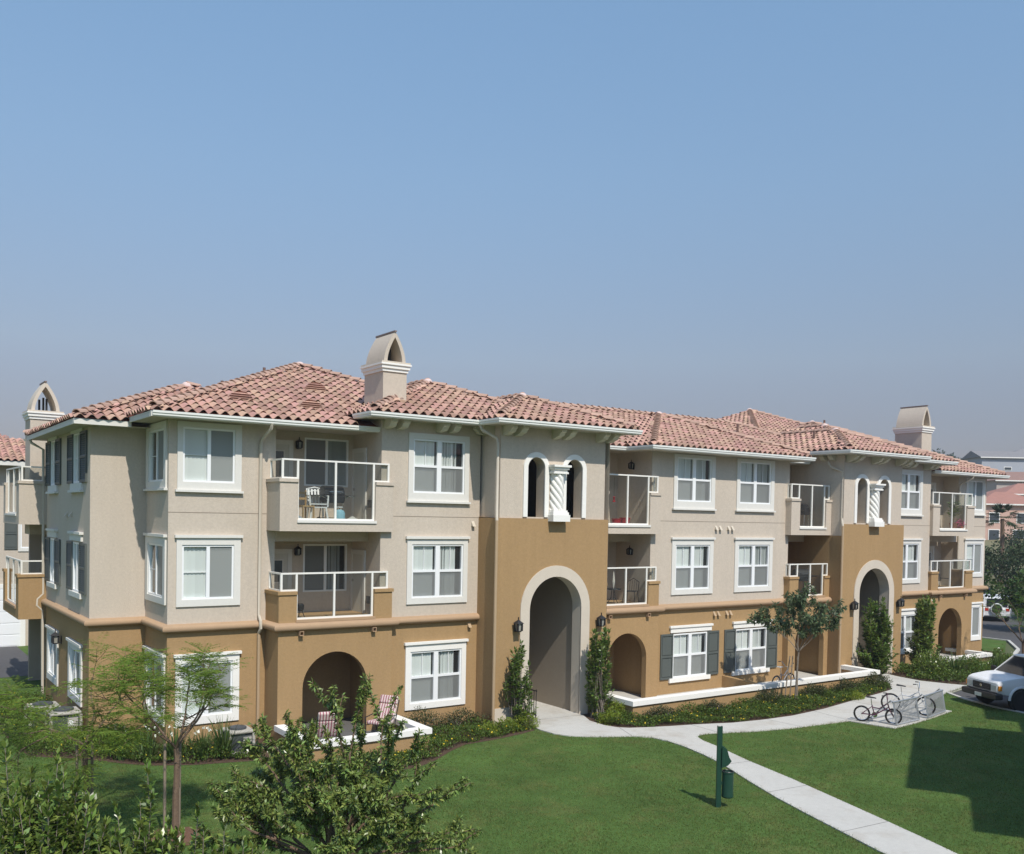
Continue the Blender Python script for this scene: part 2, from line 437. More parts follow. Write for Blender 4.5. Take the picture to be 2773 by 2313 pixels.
def vblind(fr, u0, u1, z0, z1, d, style, rg):
    mb = MB(fr)
    if style == 'sheet':
        n = max(2, int((u1 - u0) / 0.09)); w = (u1 - u0) / n
        for i in range(n):
            a = u0 + i * w
            mb.quad((a + 0.002, d - 0.012, z0), (a + w - 0.002, d + 0.012, z0), (a + w - 0.002, d + 0.012, z1), (a + 0.002, d - 0.012, z1))
    elif style == 'slats':
        n = max(2, int((u1 - u0) / 0.085)); w = (u1 - u0) / n
        for i in range(n):
            a = u0 + i * w; k = rg.uniform(0.35, 0.75) * w
            mb.quad((a, d - 0.03, z0), (a + k, d + 0.02, z0), (a + k, d + 0.02, z1), (a, d - 0.03, z1))
    elif style == 'gaps':
        n = max(2, int((u1 - u0) / 0.085)); w = (u1 - u0) / n
        for i in range(n):
            a = u0 + i * w; k = rg.uniform(0.1, 0.32) * w
            mb.quad((a, d - 0.04, z0), (a + k, d + 0.02, z0), (a + k, d + 0.02, z1), (a, d - 0.04, z1))
    return mb

WR = random.Random(3)
def window(fr, key, u0, u1, z0, z1, kind='twin', trim=None, cap=None, blinds=('sheet', 'slats'), parent=None, trimmat=None, blindmat=None, capext=0.05):
    """opening u0..u1, z0..z1 ; trim = outer (a,b,za,zb); cap = 'top' or 'sill' ledge. frame is the part, the rest are its pieces"""
    parent = parent or AP
    if key: hole(key, rect(u0, u1, z0, z1))
    mb = MB(fr); w = 0.05; um = (u0 + u1) / 2; zm = (z0 + z1) / 2
    def bar(a, b, c, d, d0=-0.07, d1=0.018): mb.box(a, b, d0, d1, c, d)
    bar(u0, u1, z0, z0 + w); bar(u0, u1, z1 - w, z1); bar(u0, u0 + w, z0 + w, z1 - w); bar(u1 - w, u1, z0 + w, z1 - w)
    panes = []; screens = []
    if kind == 'twin':
        bar(um - 0.075, um + 0.075, z0 + w, z1 - w)
        for (a, b) in ((u0 + w, um - 0.075), (um + 0.075, u1 - w)):
            bar(a, b, zm - 0.035, zm + 0.035, -0.06, 0.005)
            c = (a + b) / 2
            bar(c - 0.009, c + 0.009, zm + 0.035, z1 - w, -0.045, -0.02)
            panes.append((a, b, z0 + w, zm - 0.035)); panes.append((a, b, zm + 0.035, z1 - w))
            screens.append((a, b, z0 + w, zm - 0.035))
    elif kind == 'slider':
        bar(um - 0.045, um + 0.045, z0 + w, z1 - w)
        bar(u0 + w, um - 0.045, zm - 0.008, zm + 0.008, -0.045, -0.02)
        panes += [(u0 + w, um - 0.045, z0 + w, z1 - w), (um + 0.045, u1 - w, z0 + w, z1 - w)]
        screens.append((um + 0.045, u1 - w, z0 + w, z1 - w))
    elif kind == 'slider2':
        bar(um - 0.04, um + 0.04, z0 + w, z1 - w)
        panes += [(u0 + w, um - 0.04, z0 + w, z1 - w), (um + 0.04, u1 - w, z0 + w, z1 - w)]
        screens.append((u0 + w, um - 0.04, z0 + w, z1 - w))
    o = mb.build('window', VINYL, parent)
    tm = trimmat or TRIM
    if trim:
        a, b, c, d = trim; t = MB(fr)
        t.box(a, u0 - 0.002, -0.02, 0.045, c, d); t.box(u1 + 0.002, b, -0.02, 0.045, c, d)
        t.box(u0 - 0.002, u1 + 0.002, -0.02, 0.044, z1 + 0.002, d); t.box(u0 - 0.002, u1 + 0.002, -0.02, 0.044, c, z0 - 0.002)
        t.build('trim', tm, o)
        if cap == 'top': MB(fr).box(a - capext, b + capext, -0.02, 0.095, d + 0.001, d + 0.075).build('head_ledge', tm, o)
        if cap == 'sill': MB(fr).box(a - capext, b + capext, -0.02, 0.095, c - 0.06, c - 0.001).build('sill', tm, o)
    for (a, b, c, d) in panes:
        MB(fr).quad((a, -0.035, c), (b, -0.035, c), (b, -0.035, d), (a, -0.035, d)).build('pane', PANE, o)
    for (a, b, c, d) in screens:
        MB(fr).quad((a, -0.012, c), (b, -0.012, c), (b, -0.012, d), (a, -0.012, d)).build('insect_screen', SCREEND if kind == 'slider' else SCREEN, o)
    for (a, b), st in zip(((u0 + w, um), (um, u1 - w)), blinds):
        if st:
            wd = b - a
            if st == 'slats': a += 0.02; b -= wd * 0.18
            if st == 'sheet' and kind == 'twin': b -= wd * 0.16
            vblind(fr, a, b, z0 + 0.03, z1 - 0.03, -0.066, st, WR).build('vertical_blind', blindmat or BLIND, o)
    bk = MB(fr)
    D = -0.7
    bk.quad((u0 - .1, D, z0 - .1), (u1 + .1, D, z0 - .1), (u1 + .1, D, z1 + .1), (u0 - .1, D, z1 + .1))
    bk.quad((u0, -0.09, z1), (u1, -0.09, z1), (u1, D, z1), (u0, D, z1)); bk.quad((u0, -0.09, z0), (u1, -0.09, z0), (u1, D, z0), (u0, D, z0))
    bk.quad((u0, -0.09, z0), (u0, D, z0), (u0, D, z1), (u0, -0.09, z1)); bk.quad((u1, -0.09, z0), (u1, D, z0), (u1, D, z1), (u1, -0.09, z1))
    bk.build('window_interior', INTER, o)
    return o

def shutter(fr, u0, u1, z0, z1, louvred=False, parent=None):
    parent = parent or AP
    mb = MB(fr); s = 0.05; zm = (z0 + z1) / 2
    mb.box(u0, u0 + s, 0.003, 0.05, z0, z1); mb.box(u1 - s, u1, 0.003, 0.05, z0, z1)
    for (a, b) in ((z0, z0 + 0.07), (zm - 0.035, zm + 0.035), (z1 - 0.07, z1)): mb.box(u0 + s, u1 - s, 0.003, 0.048, a, b)
    o = mb.build('shutter', SHUT, parent)
    k = MB(fr)
    for (a, b) in ((z0 + 0.07, zm - 0.035), (zm + 0.035, z1 - 0.07)):
        if louvred:
            n = int((b - a) / 0.055); h = (b - a) / n
            for i in range(n): 
                c = a + i * h
                k.add([(u0 + s, 0.045, c), (u1 - s, 0.045, c), (u1 - s, 0.012, c + h), (u0 + s, 0.012, c + h)], [(0, 1, 2, 3)])
        else:
            k.box(u0 + s, u1 - s, 0.003, 0.022, a, b); k.box(u0 + s + 0.03, u1 - s - 0.03, 0.022, 0.038, a + 0.03, b - 0.03)
    q = k.build('louvres' if louvred else 'shutter_panel', SHUT, o)
    if louvred: q['kind'] = 'stuff'
    return o

# ---- windows of the lawn front (openings also cut the walls)
f1, f2, f3, fT = FY(Y1), FY(Y2), FY(Y3), FY(YT)
for (dx, mir) in ((0.0, False), (42.05, True)):
    def mx(a, b): return (a, b) if not mir else (dx - b, dx - a)
    a, b = mx(1.79, 3.15); ta, tb = mx(1.65, 3.33)
    k = '1R' if mir else '1'
    bl = ('sheet', 'sheet')
    window(f1, k, a, b, 6.645, 8.06, 'slider', (ta, tb, 6.44, 8.2), 'sill', bl)
    window(f1, k, a, b, 3.575, 5.005, 'slider', (ta, tb, 3.395, 5.19), 'top', bl)
    window(f1, k + 'L', a, b, 0.5, 1.915, 'slider', (ta, tb, 0.29, 2.085), 'top', bl, trimmat=TRIMW)
for (dx, mir) in ((0.0, False), (41.68, True)):
    def mx(a, b): return (a, b) if not mir else (dx - b, dx - a)
    a, b = mx(8.10, 9.84); ta, tb = mx(7.94, 10.0)
    k = '2R' if mir else '2'
    window(f2, k, a, b, 6.54, 8.105, 'twin', (ta, tb, 6.31, 8.27), 'sill', ('sheet', 'slats'))
    window(f2, k, a, b, 3.475, 5.04, 'twin', (ta, tb, 3.30, 5.20), 'top', ('sheet', 'slats'))
    window(f2, k + 'L', a, b, 0.39, 1.91, 'twin', (ta, tb, 0.215, 2.115), 'top', ('sheet', 'slats'), trimmat=TRIMW)
for i, (a, b) in enumerate(((18.46, 20.16), (21.66, 23.38))):
    bl = ('sheet', 'gaps') if i else ('sheet', 'slats')
    window(f3, '3', a, b, 6.55, 8.095, 'twin', (a - 0.16, b + 0.19, 6.31, 8.2), 'sill', bl)
    window(f3, '3', a, b, 3.445, 5.015, 'twin', (a - 0.18, b + 0.18, 3.265, 5.21), 'top', bl)
    o = window(f3, '3L', a - 0.03, b - 0.02, 0.335, 1.885, 'twin', None, None, ('sheet', 'slats'))
    t = MB(f3); t.box(a - 0.16, b + 0.18, 0, 0.05, 1.93, 2.10); t.box(a - 0.21, b + 0.22, 0, 0.09, 2.10, 2.175); t.build('head_ledge', TRIMW, o)
    MB(f3).box(a - 0.2, b + 0.14, 0, 0.075, 0.18, 0.33).build('sill', TRIMW, o)
    shutter(f3, a - 0.62, a - 0.035, 0.31, 1.9); shutter(f3, b - 0.015, b + 0.575, 0.31, 1.9)
# ---- side of the bay (faces left)
fB = FX(1.44)
window(fB, 'B', 0.36, 1.89, 6.655, 8.03, 'slider', (0.1, 2.1, 6.47, 8.2), 'sill', ('sheet', None))
window(fB, 'B', 0.36, 1.89, 3.61, 5.0, 'slider', (0.12, 2.1, 3.44, 5.195), 'top', ('sheet', None))
window(fB, 'BL', 0.36, 1.89, 0.5, 1.915, 'slider', (0.12, 2.1, 0.29, 2.085), 'top', ('sheet', None), trimmat=TRIMW)
# ---- left end wall
fL = FX(0.0)
for (ya, yb) in ((1.23, 2.25), (5.1, 6.0)):
    for (z0, z1) in ((3.55, 4.95), (6.62, 8.02)):
        o = window(fL, 'L', -yb, -ya, z0, z1, 'slider', None, None, ('sheet', None))
        if z0 < 4:
            t = MB(fL); t.box(-yb - 0.3, -ya + 0.32, 0, 0.06, 4.99, 5.18); t.box(-yb - 0.36, -ya + 0.38, 0, 0.11, 5.18, 5.25); t.build('head_ledge', TRIM, o)
            MB(fL).box(-yb - 0.3, -ya + 0.32, 0, 0.08, 3.40, 3.545).build('sill', TRIM, o)
        else:
            t = MB(fL); t.box(-yb - 0.3, -ya + 0.32, 0, 0.06, 6.42, 6.61); t.box(-yb - 0.36, -ya + 0.38, 0, 0.11, 6.355, 6.42); t.build('sill', TRIM, o)
            MB(fL).box(-yb - 0.3, -ya + 0.32, 0, 0.05, 8.03, 8.2).build('head_ledge', TRIM, o)
        shutter(fL, -yb - 0.85, -yb - 0.02, z0, z1, True); shutter(fL, -ya + 0.02, -ya + 0.85, z0, z1, True)
for (ya, yb) in ((1.05, 2.57), (4.72, 6.2)):
    window(fL, 'LL', -yb, -ya, 0.62, 1.915, 'slider', (-yb - 0.2, -ya + 0.2, 0.42, 2.06), 'top', ('sheet', None))

# ---- stair towers : arches
def tower(x0, x1, xa, xt, name):
    """x0..x1 lower body, xa arch centre, xt = centre of the twin openings"""
    k = name
    low = MB(fT); ar = arch(xa, 1.0, G0, 3.08, 20)
    low.wall([(x0, -0.36), (xa - 1.0, -0.36)] + ar[0:0] + [(xa - 1.0, -0.36)][0:0] + ar + [(xa + 1.0, -0.36), (x1, -0.36), (x1, 5.85), (x0, 5.85)])
    # returns and top ledge
    low.M = None
    low.quad((x0, YT, -0.36), (x0, -1.0, -0.36), (x0, -1.0, 5.85), (x0, YT, 5.85))
    low.quad((x1, YT, -0.36), (x1, -1.0, -0.36), (x1, -1.0, 5.85), (x1, YT, 5.85))
    low.quad((x0, YT, 5.85), (x1, YT, 5.85), (x1, -1.0, 5.93), (x0, -1.0, 5.93))
    low.build('tower_lower_wall', LO, AP)
    ya = YT + 0.07; fu = FY(ya)
    up = MB(fu)
    hl = [arch(xt - 0.735, 0.32, 5.90, 7.39, 14), arch(xt + 0.735, 0.32, 5.90, 7.39, 14)]
    up.wall(rect(x0 + 0.1, x1 - 0.12, 5.855, 8.66), hl, 0.4)
    up.M = None
    for x in (x0 + 0.1, x1 - 0.12): up.quad((x, ya, 5.855), (x, -1.0, 5.855), (x, -1.0, 8.66), (x, ya, 8.66))
    up.build('tower_upper_wall', UP, AP)
    # stair landing behind the twin openings, and the passage behind the big arch
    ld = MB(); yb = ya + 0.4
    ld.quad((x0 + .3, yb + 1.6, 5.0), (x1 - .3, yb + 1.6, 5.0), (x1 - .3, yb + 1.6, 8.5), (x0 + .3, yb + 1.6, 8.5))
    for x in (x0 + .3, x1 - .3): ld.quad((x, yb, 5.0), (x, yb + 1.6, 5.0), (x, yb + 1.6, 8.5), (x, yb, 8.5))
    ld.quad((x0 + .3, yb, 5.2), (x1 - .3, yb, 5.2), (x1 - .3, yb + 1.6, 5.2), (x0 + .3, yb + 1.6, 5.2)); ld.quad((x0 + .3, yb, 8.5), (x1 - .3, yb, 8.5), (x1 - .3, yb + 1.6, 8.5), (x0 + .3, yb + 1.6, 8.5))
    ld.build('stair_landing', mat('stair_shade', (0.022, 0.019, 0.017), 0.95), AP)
    ps = MB()
    n = len(ar)
    ps.add([(p[0], YT, p[1]) for p in ar] + [(p[0], YT + 0.42, p[1]) for p in ar], [(i, i + 1, n + i + 1, n + i) for i in range(n - 1)])
    ps.build('arch_reveal', ARCHT, AP)
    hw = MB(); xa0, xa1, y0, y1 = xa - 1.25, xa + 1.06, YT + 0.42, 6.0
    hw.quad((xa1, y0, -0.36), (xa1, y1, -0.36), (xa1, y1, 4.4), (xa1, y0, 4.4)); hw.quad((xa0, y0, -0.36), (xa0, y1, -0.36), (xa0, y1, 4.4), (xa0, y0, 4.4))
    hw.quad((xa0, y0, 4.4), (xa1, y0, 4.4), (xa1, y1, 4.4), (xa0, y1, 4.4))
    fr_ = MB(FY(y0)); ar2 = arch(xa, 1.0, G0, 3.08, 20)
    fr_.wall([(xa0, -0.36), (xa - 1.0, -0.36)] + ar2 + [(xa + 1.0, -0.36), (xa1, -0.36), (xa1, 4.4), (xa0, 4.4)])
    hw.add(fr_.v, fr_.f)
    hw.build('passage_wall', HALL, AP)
    MB().quad((xa0, YT + 0.02, -0.271), (xa1, YT + 0.02, -0.271), (xa1, 6.0, -0.271), (xa0, 6.0, -0.271)).build('passage_floor', CONC, AP)
    # trims
    def archband(c, r0, r1, z0, zs, fr, d0, d1, mt, nm, n=22):
        t = MB(fr); a = arch(c, r0, z0, zs, n); b = arch(c, r1, z0, zs, n); N = len(a)
        vs = [(p[0], d1, p[1]) for p in a] + [(p[0], d1, p[1]) for p in b] + [(p[0], d0, p[1]) for p in a] + [(p[0], d0, p[1]) for p in b]
        fs = []
        for i in range(N - 1):
            fs += [(i, i + 1, N + i + 1, N + i), (N + i, N + i + 1, 3 * N + i + 1, 3 * N + i), (2 * N + i, 2 * N + i + 1, i + 1, i)]
        return t.add(vs, fs).build(nm, mt, AP)
    archband(xa, 1.0, 1.34, -0.34, 3.08, fT, -0.02, 0.035, ARCHT, 'arch_trim')
    for s in (-0.735, 0.735): archband(xt + s, 0.32, 0.475, 5.90, 7.39, fu, -0.02, 0.05, TRIMW, 'arched_window_trim')
    # twisted half column with cap and base
    cx, cy = xt + 0.03, ya - 0.07
    col = MB(fu)
    col.box(cx - .33, cx + .33, -0.02, 0.36, 7.435, 7.5); col.box(cx - .29, cx + .29, -0.02, 0.31, 7.365, 7.435); col.box(cx - .25, cx + .25, -0.02, 0.26, 7.29, 7.365); col.box(cx - .28, cx + .28, -0.02, 0.28, 7.235, 7.29)
    cp = col.build('column_capital', TRIMW, AP)
    bs = MB(fu); bs.box(cx - .27, cx + .27, -0.02, 0.27, 6.06, 6.12); bs.box(cx - .30, cx + .30, -0.02, 0.3, 5.98, 6.06); bs.box(cx - .325, cx + .325, -0.02, 0.34, 5.775, 5.98)
    bs.build('column_base', TRIMW, AP)
    sh = MB(); nz, nt = 64, 40; vs = []; fs = []
    for i in range(nz + 1):
        z = 6.10 + (7.26 - 6.10) * i / nz
        for j in range(nt):
            t = 2 * math.pi * j / nt
            lobe = abs(math.sin(3.5 * (t - 0.0) + (z - 6.1) * 13.0))
            r = 0.185 + 0.05 * lobe ** 0.7
            vs.append((cx + r * math.cos(t), ya - 0.03 + r * math.sin(t), z))
    for i in range(nz):
        for j in range(nt): fs.append((i * nt + j, i * nt + (j + 1) % nt, (i + 1) * nt + (j + 1) % nt, (i + 1) * nt + j))
    sh.add(vs, fs).build('twisted_column', TRIMW, AP)
    # base skirt of lighter stucco
    MB(fT).box(x0 - 0.015, xa - 1.345, -0.06, 0.03, -0.34, 0.20).build('base_skirt', ARCHT, AP)
tower(10.39, 14.65, 12.59, 12.53, 'T')
tower(26.74, 30.82, 28.87, 28.70, 'TR')

def corbel(fr, u, z1, h=0.27, d=0.5, w=0.2):
    pr = [(0, z1), (d, z1), (d, z1 - 0.09), (d * 0.86, z1 - 0.12), (d * 0.72, z1 - 0.2), (d * 0.5, z1 - 0.23), (d * 0.32, z1 - h), (0, z1 - h - 0.02)]
    m = MB(fr); n = len(pr)
    vs = [(u - w / 2, p[0], p[1]) for p in pr] + [(u + w / 2, p[0], p[1]) for p in pr]
    fs = [(i, (i + 1) % n, n + (i + 1) % n, n + i) for i in range(n)] + [tuple(range(n)), tuple(range(2 * n - 1, n - 1, -1))]
    m.add(vs, fs).build('corbel', CORB, AP)
for x in (10.66, 11.06, 12.48, 12.88, 14.22, 14.62): corbel(FY(YT + .07), x, 8.585)
for x in (26.98, 27.38, 28.65, 29.05, 30.3, 30.7): corbel(FY(YT + .07), x, 8.585)
for x in (7.25, 7.65, 8.95, 9.35): corbel(f2, x, 8.585, 0.24, 0.48)
for x in (32.2, 32.6, 33.9, 34.3): corbel(f2, x, 8.585, 0.24, 0.48)
for y in (-3.6, -3.2): corbel(FX(10.49), -y, 8.585, 0.24, 0.4); corbel(FX(26.84), -y, 8.585, 0.24, 0.4)

# ---- plain wall planes with their openings
def wallpart(fr, key, a, b, zt, low=True, lowkey=None):
    MB(fr).wall(rect(a, b, ZB, zt), HOLES.get(key, ()), 0.12).build('upper_wall', UP, AP)
    if low: MB(fr).wall(rect(a, b, -0.36, ZB), HOLES.get(lowkey or (key + 'L'), ()), 0.12).build('lower_wall', LO, AP)
wallpart(fL, 'L', -6.84, 0.0, 8.28)
wallpart(FY(YA), 'A', 0.0, 1.44, 8.28)
wallpart(fB, 'B', 0.0, 2.23, 8.36)
wallpart(f1, '1', 1.44, 4.29, 8.36)
wallpart(f2, '2', 7.09, 10.42, 8.7)
wallpart(f3, '3', 17.28, 24.49, 8.36)
wallpart(f2, '2R', 30.78, 34.44, 8.7)
wallpart(f1, '1R', 38.1, 40.58, 8.36)

# ---- recesses with balconies
DOORM = mat('door_cream', (0.62, 0.60, 0.53), 0.6, var=0.03)
def door(fr, u0, u1, z0, z1, lite=True):
    t = MB(fr); w = 0.13
    t.box(u0 - w, u0, 0.002, 0.04, z0, z1 + w); t.box(u1, u1 + w, 0.002, 0.04, z0, z1 + w); t.box(u0, u1, 0.002, 0.04, z1, z1 + w)
    o = MB(fr).box(u0, u1, 0.002, 0.022, z0, z1).build('door', DOORM, AP)
    t.build('door_frame', TRIM, o)
    if lite:
        b = MB(fr); a0, a1, c0, c1 = u0 + .16, u1 - .16, z0 + .95, z1 - .2
        for q in ((a0 - .04, a0, c0, c1), (a1, a1 + .04, c0, c1), (a0 - .04, a1 + .04, c1, c1 + .04), (a0 - .04, a1 + .04, c0 - .04, c0)): b.box(q[0], q[1], 0.022, 0.035, q[2], q[3])
        b.build('door_moulding', TRIM, o)
        MB(fr).quad((a0, .026, c0), (a1, .026, c0), (a1, .026, c1), (a0, .026, c1)).build('pane', mat('door_glass', (0.10, 0.12, 0.13), 0.08, spec=0.6), o)
    MB(fr).lathe([(0.0, 0), (.028, .01), (.028, .05), (0, .06)], (0, 0, 0), 8, 1) if False else None
    k = MB(fr); k.box(u0 + .05, u0 + .1, .022, .07, z0 + .92, z0 + 1.0); k.build('door_handle', CHROME, o)
    return o
def lantern(fr, u, z, s=1.0, d0=0.0):
    """carriage lantern on a bracket: back plate, arm, cage with glass, roof, finial"""
    o = MB(fr)
    o.box(u - .05 * s, u + .05 * s, d0, d0 + .025 * s, z - .16 * s, z + .08 * s)
    o.box(u - .015 * s, u + .015 * s, d0 + .02 * s, d0 + .17 * s, z - .13 * s, z - .10 * s)
    c = d0 + .17 * s; top = z + .10 * s; bot = z - .12 * s
    for (sx, sy) in ((-1, -1), (1, -1), (1, 1), (-1, 1)):
        a = (u + sx * .055 * s, c + sy * .055 * s, bot); b = (u + sx * .095 * s, c + sy * .095 * s, top)
        o.box(min(a[0], b[0]) - .006, max(a[0], b[0]) + .006, min(a[1], b[1]) - .006, max(a[1], b[1]) + .006, bot, top)
    r = .125 * s
    o.add([(u - r, c - r, top), (u + r, c - r, top), (u + r, c + r, top), (u - r, c + r, top), (u, c, top + .12 * s)], [(0, 1, 4), (1, 2, 4), (2, 3, 4), (3, 0, 4), (3, 2, 1, 0)])
    o.box(u - .012 * s, u + .012 * s, c - .012 * s, c + .012 * s, top + .1 * s, top + .19 * s); o.box(u - .07 * s, u + .07 * s, c - .07 * s, c + .07 * s, bot - .03 * s, bot)
    w = o.build('wall_lantern', IRON, AP)
    g = MB(fr); a = .05 * s; b = .085 * s
    g.add([(u - a, c - a, bot), (u + a, c - a, bot), (u + a, c + a, bot), (u - a, c + a, bot), (u - b, c - b, top), (u + b, c - b, top), (u + b, c + b, top), (u - b, c + b, top)],
          [(0, 1, 5, 4), (1, 2, 6, 5), (2, 3, 7, 6), (3, 0, 4, 7)])
    g.build('lantern_glass', LAMPGL, w)

def recess(x0, x1, yb, yl, yr, upper=UP, mid=False):
    back = MB(FY(yb)); hs = HOLES.get('rec%.1f' % x0, [])
    back.wall(rect(x0, x1, ZB, 8.45), hs, 0.1)
    back.M = None
    back.quad((x0, yl, ZB), (x0, yb, ZB), (x0, yb, 8.45), (x0, yl, 8.45)); back.quad((x1, yr, ZB), (x1, yb, ZB), (x1, yb, 8.66), (x1, yr, 8.66))
    back.build('recess_wall', upper, AP)
    if mid:   # the middle storey of this recess is painted tan
        q = MB(); e = .006; y2 = yb - e
        q.quad((x0, y2, ZB), (x1, y2, ZB), (x1, y2, 5.39), (x0, y2, 5.39)); q.quad((x0 + e, yl, ZB), (x0 + e, yb, ZB), (x0 + e, yb, 5.39), (x0 + e, yl, 5.39)); q.quad((x1 - e, yr, ZB), (x1 - e, yb, ZB), (x1 - e, yb, 5.39), (x1 - e, yr, 5.39))
        q.build('recess_wall', LO, AP)
    lo = MB(); lo.quad((x0, yb, -.36), (x1, yb, -.36), (x1, yb, ZB), (x0, yb, ZB))
    lo.quad((x0, yl, -.36), (x0, yb, -.36), (x0, yb, ZB), (x0, yl, ZB)); lo.quad((x1, yr, -.36), (x1, yb, -.36), (x1, yb, ZB), (x1, yr, ZB))
    lo.build('patio_recess_wall', LO, AP)

def balcony(x0, x1, yf, yl, yr, yb, zbot, zsill, zpier, zrail, a, b, mt, posts, floor=True, lside=True, rside=True):
    """x0..x1 outer, yf front, opening a..b between two piers, glass railing"""
    t = 0.2
    mb = MB()
    band = zsill - 0.07
    mb.box(x0, x1, yf, yf + t, zbot, band)
    mb.box(x0, a, yf, yf + t, band, zpier); mb.box(b, x1, yf, yf + t, band, zpier)
    if lside and yl > yf + t: mb.box(x0, x0 + t, yf + t, yl, zbot, zpier)
    if rside and yr > yf + t: mb.box(x1 - t, x1, yf + t, yr, zbot, zpier)
    if floor: mb.box(x0 + 0.002 + (t if lside else 0), x1 - 0.002 - (t if rside else 0), yf + t, yb, zbot, zbot + 0.24)
    o = mb.build('balcony', mt, AP)
    e = 0.035
    cp = MB().box(x0 - e, a, yf - e, yf + t + e, zpier, zpier + .09)
    if lside and yl > yf + t + e: cp.box(x0 - e, x0 + t + e, yf + t + e - .001, yl, zpier, zpier + .088)
    cp.build('parapet_cap', mt, o)
    cp = MB().box(b, x1 + e, yf - e, yf + t + e, zpier, zpier + .09)
    if rside and yr > yf + t + e: cp.box(x1 - t - e, x1 + e, yf + t + e - .001, yr, zpier, zpier + .088)
    cp.build('parapet_cap', mt, o)
    if floor: MB().box(a - .03, b + .03, yf - .035, yf + t + .01, band, zsill).build('balcony_sill', TRIM if mt is UP else BELT, o)
    yc = yf + t / 2; r = 0.026
    zc = zpier + .09
    rl = MB()
    rl.box(posts[0] - r, posts[-1] + r, yc - .03, yc + .03, zrail - .045, zrail)
    rl.box(a, b, yc - r, yc + r, zsill, zsill + .05)
    rl.box(posts[0], a, yc - r, yc + r, zc, zc + .045); rl.box(b, posts[-1], yc - r, yc + r, zc, zc + .045)
    yy = []
    if lside: rl.box(posts[0] - r, posts[0] + r, yc + .031, yl, zrail - .045, zrail - .001); rl.box(posts[0] - r, posts[0] + r, yc + .031, yl, zc, zc + .04); yy.append((posts[0], yl))
    if rside: rl.box(posts[-1] - r, posts[-1] + r, yc + .031, yr, zrail - .045, zrail - .001); rl.box(posts[-1] - r, posts[-1] + r, yc + .031, yr, zc, zc + .04); yy.append((posts[-1], yr))
    rl.build('railing', RAIL, o)
    for i, x in enumerate(posts):
        z0 = zc if (x < a - .05 or x > b + .05) else zsill
        MB().box(x - r - .002, x + r + .002, yc - r - .002, yc + r + .002, z0 + .001, zrail - .046).build('rail_post', RAIL, o)
    for (x, ye) in yy: MB().box(x - r, x + r, ye - .05, ye, zc + .04, zrail - .046).build('rail_post', RAIL, o)
    for i in range(len(posts) - 1):
        xa, xb = posts[i] + r, posts[i + 1] - r
        z0 = zc + .045 if (xb <= a + .05 or xa >= b - .05) else zsill + .05
        MB().quad((xa, yc, z0), (xb, yc, z0), (xb, yc, zrail - .045), (xa, yc, zrail - .045)).build('glass_pane', BALGL, o)
    for (x, ye) in yy: MB().quad((x, yc + .03, zc + .04), (x, ye - .05, zc + .04), (x, ye - .05, zrail - .045), (x, yc + .03, zrail - .045)).build('glass_pane', BALGL, o)
    return o

# left unit, middle-left, middle-right, right unit
RECS = [dict(x0=4.05, x1=7.41, r0=4.29, r1=7.09, yf=YB, yl=Y1, yr=Y2, yb=-1.2, a=4.56, b=6.85, posts=[4.15, 4.575, 5.67, 6.82, 7.28]),
        dict(x0=14.665, x1=17.46, r0=14.66, r1=17.275, yf=YM, yl=-1.8, yr=Y3, yb=-1.5, a=15.12, b=16.97, posts=[14.72, 15.14, 16.02, 16.95, 17.37]),
        dict(x0=24.30, x1=26.725, r0=24.495, r1=26.73, yf=YM, yl=Y3, yr=-1.8, yb=-1.5, a=24.82, b=26.4, posts=[24.39, 24.84, 25.62, 26.38, 26.66]),
        dict(x0=34.43, x1=37.82, r0=34.44, r1=38.1, yf=YB, yl=Y2, yr=Y1, yb=-1.45, a=34.98, b=37.2, posts=[34.53, 35.0, 36.08, 37.18, 37.72])]
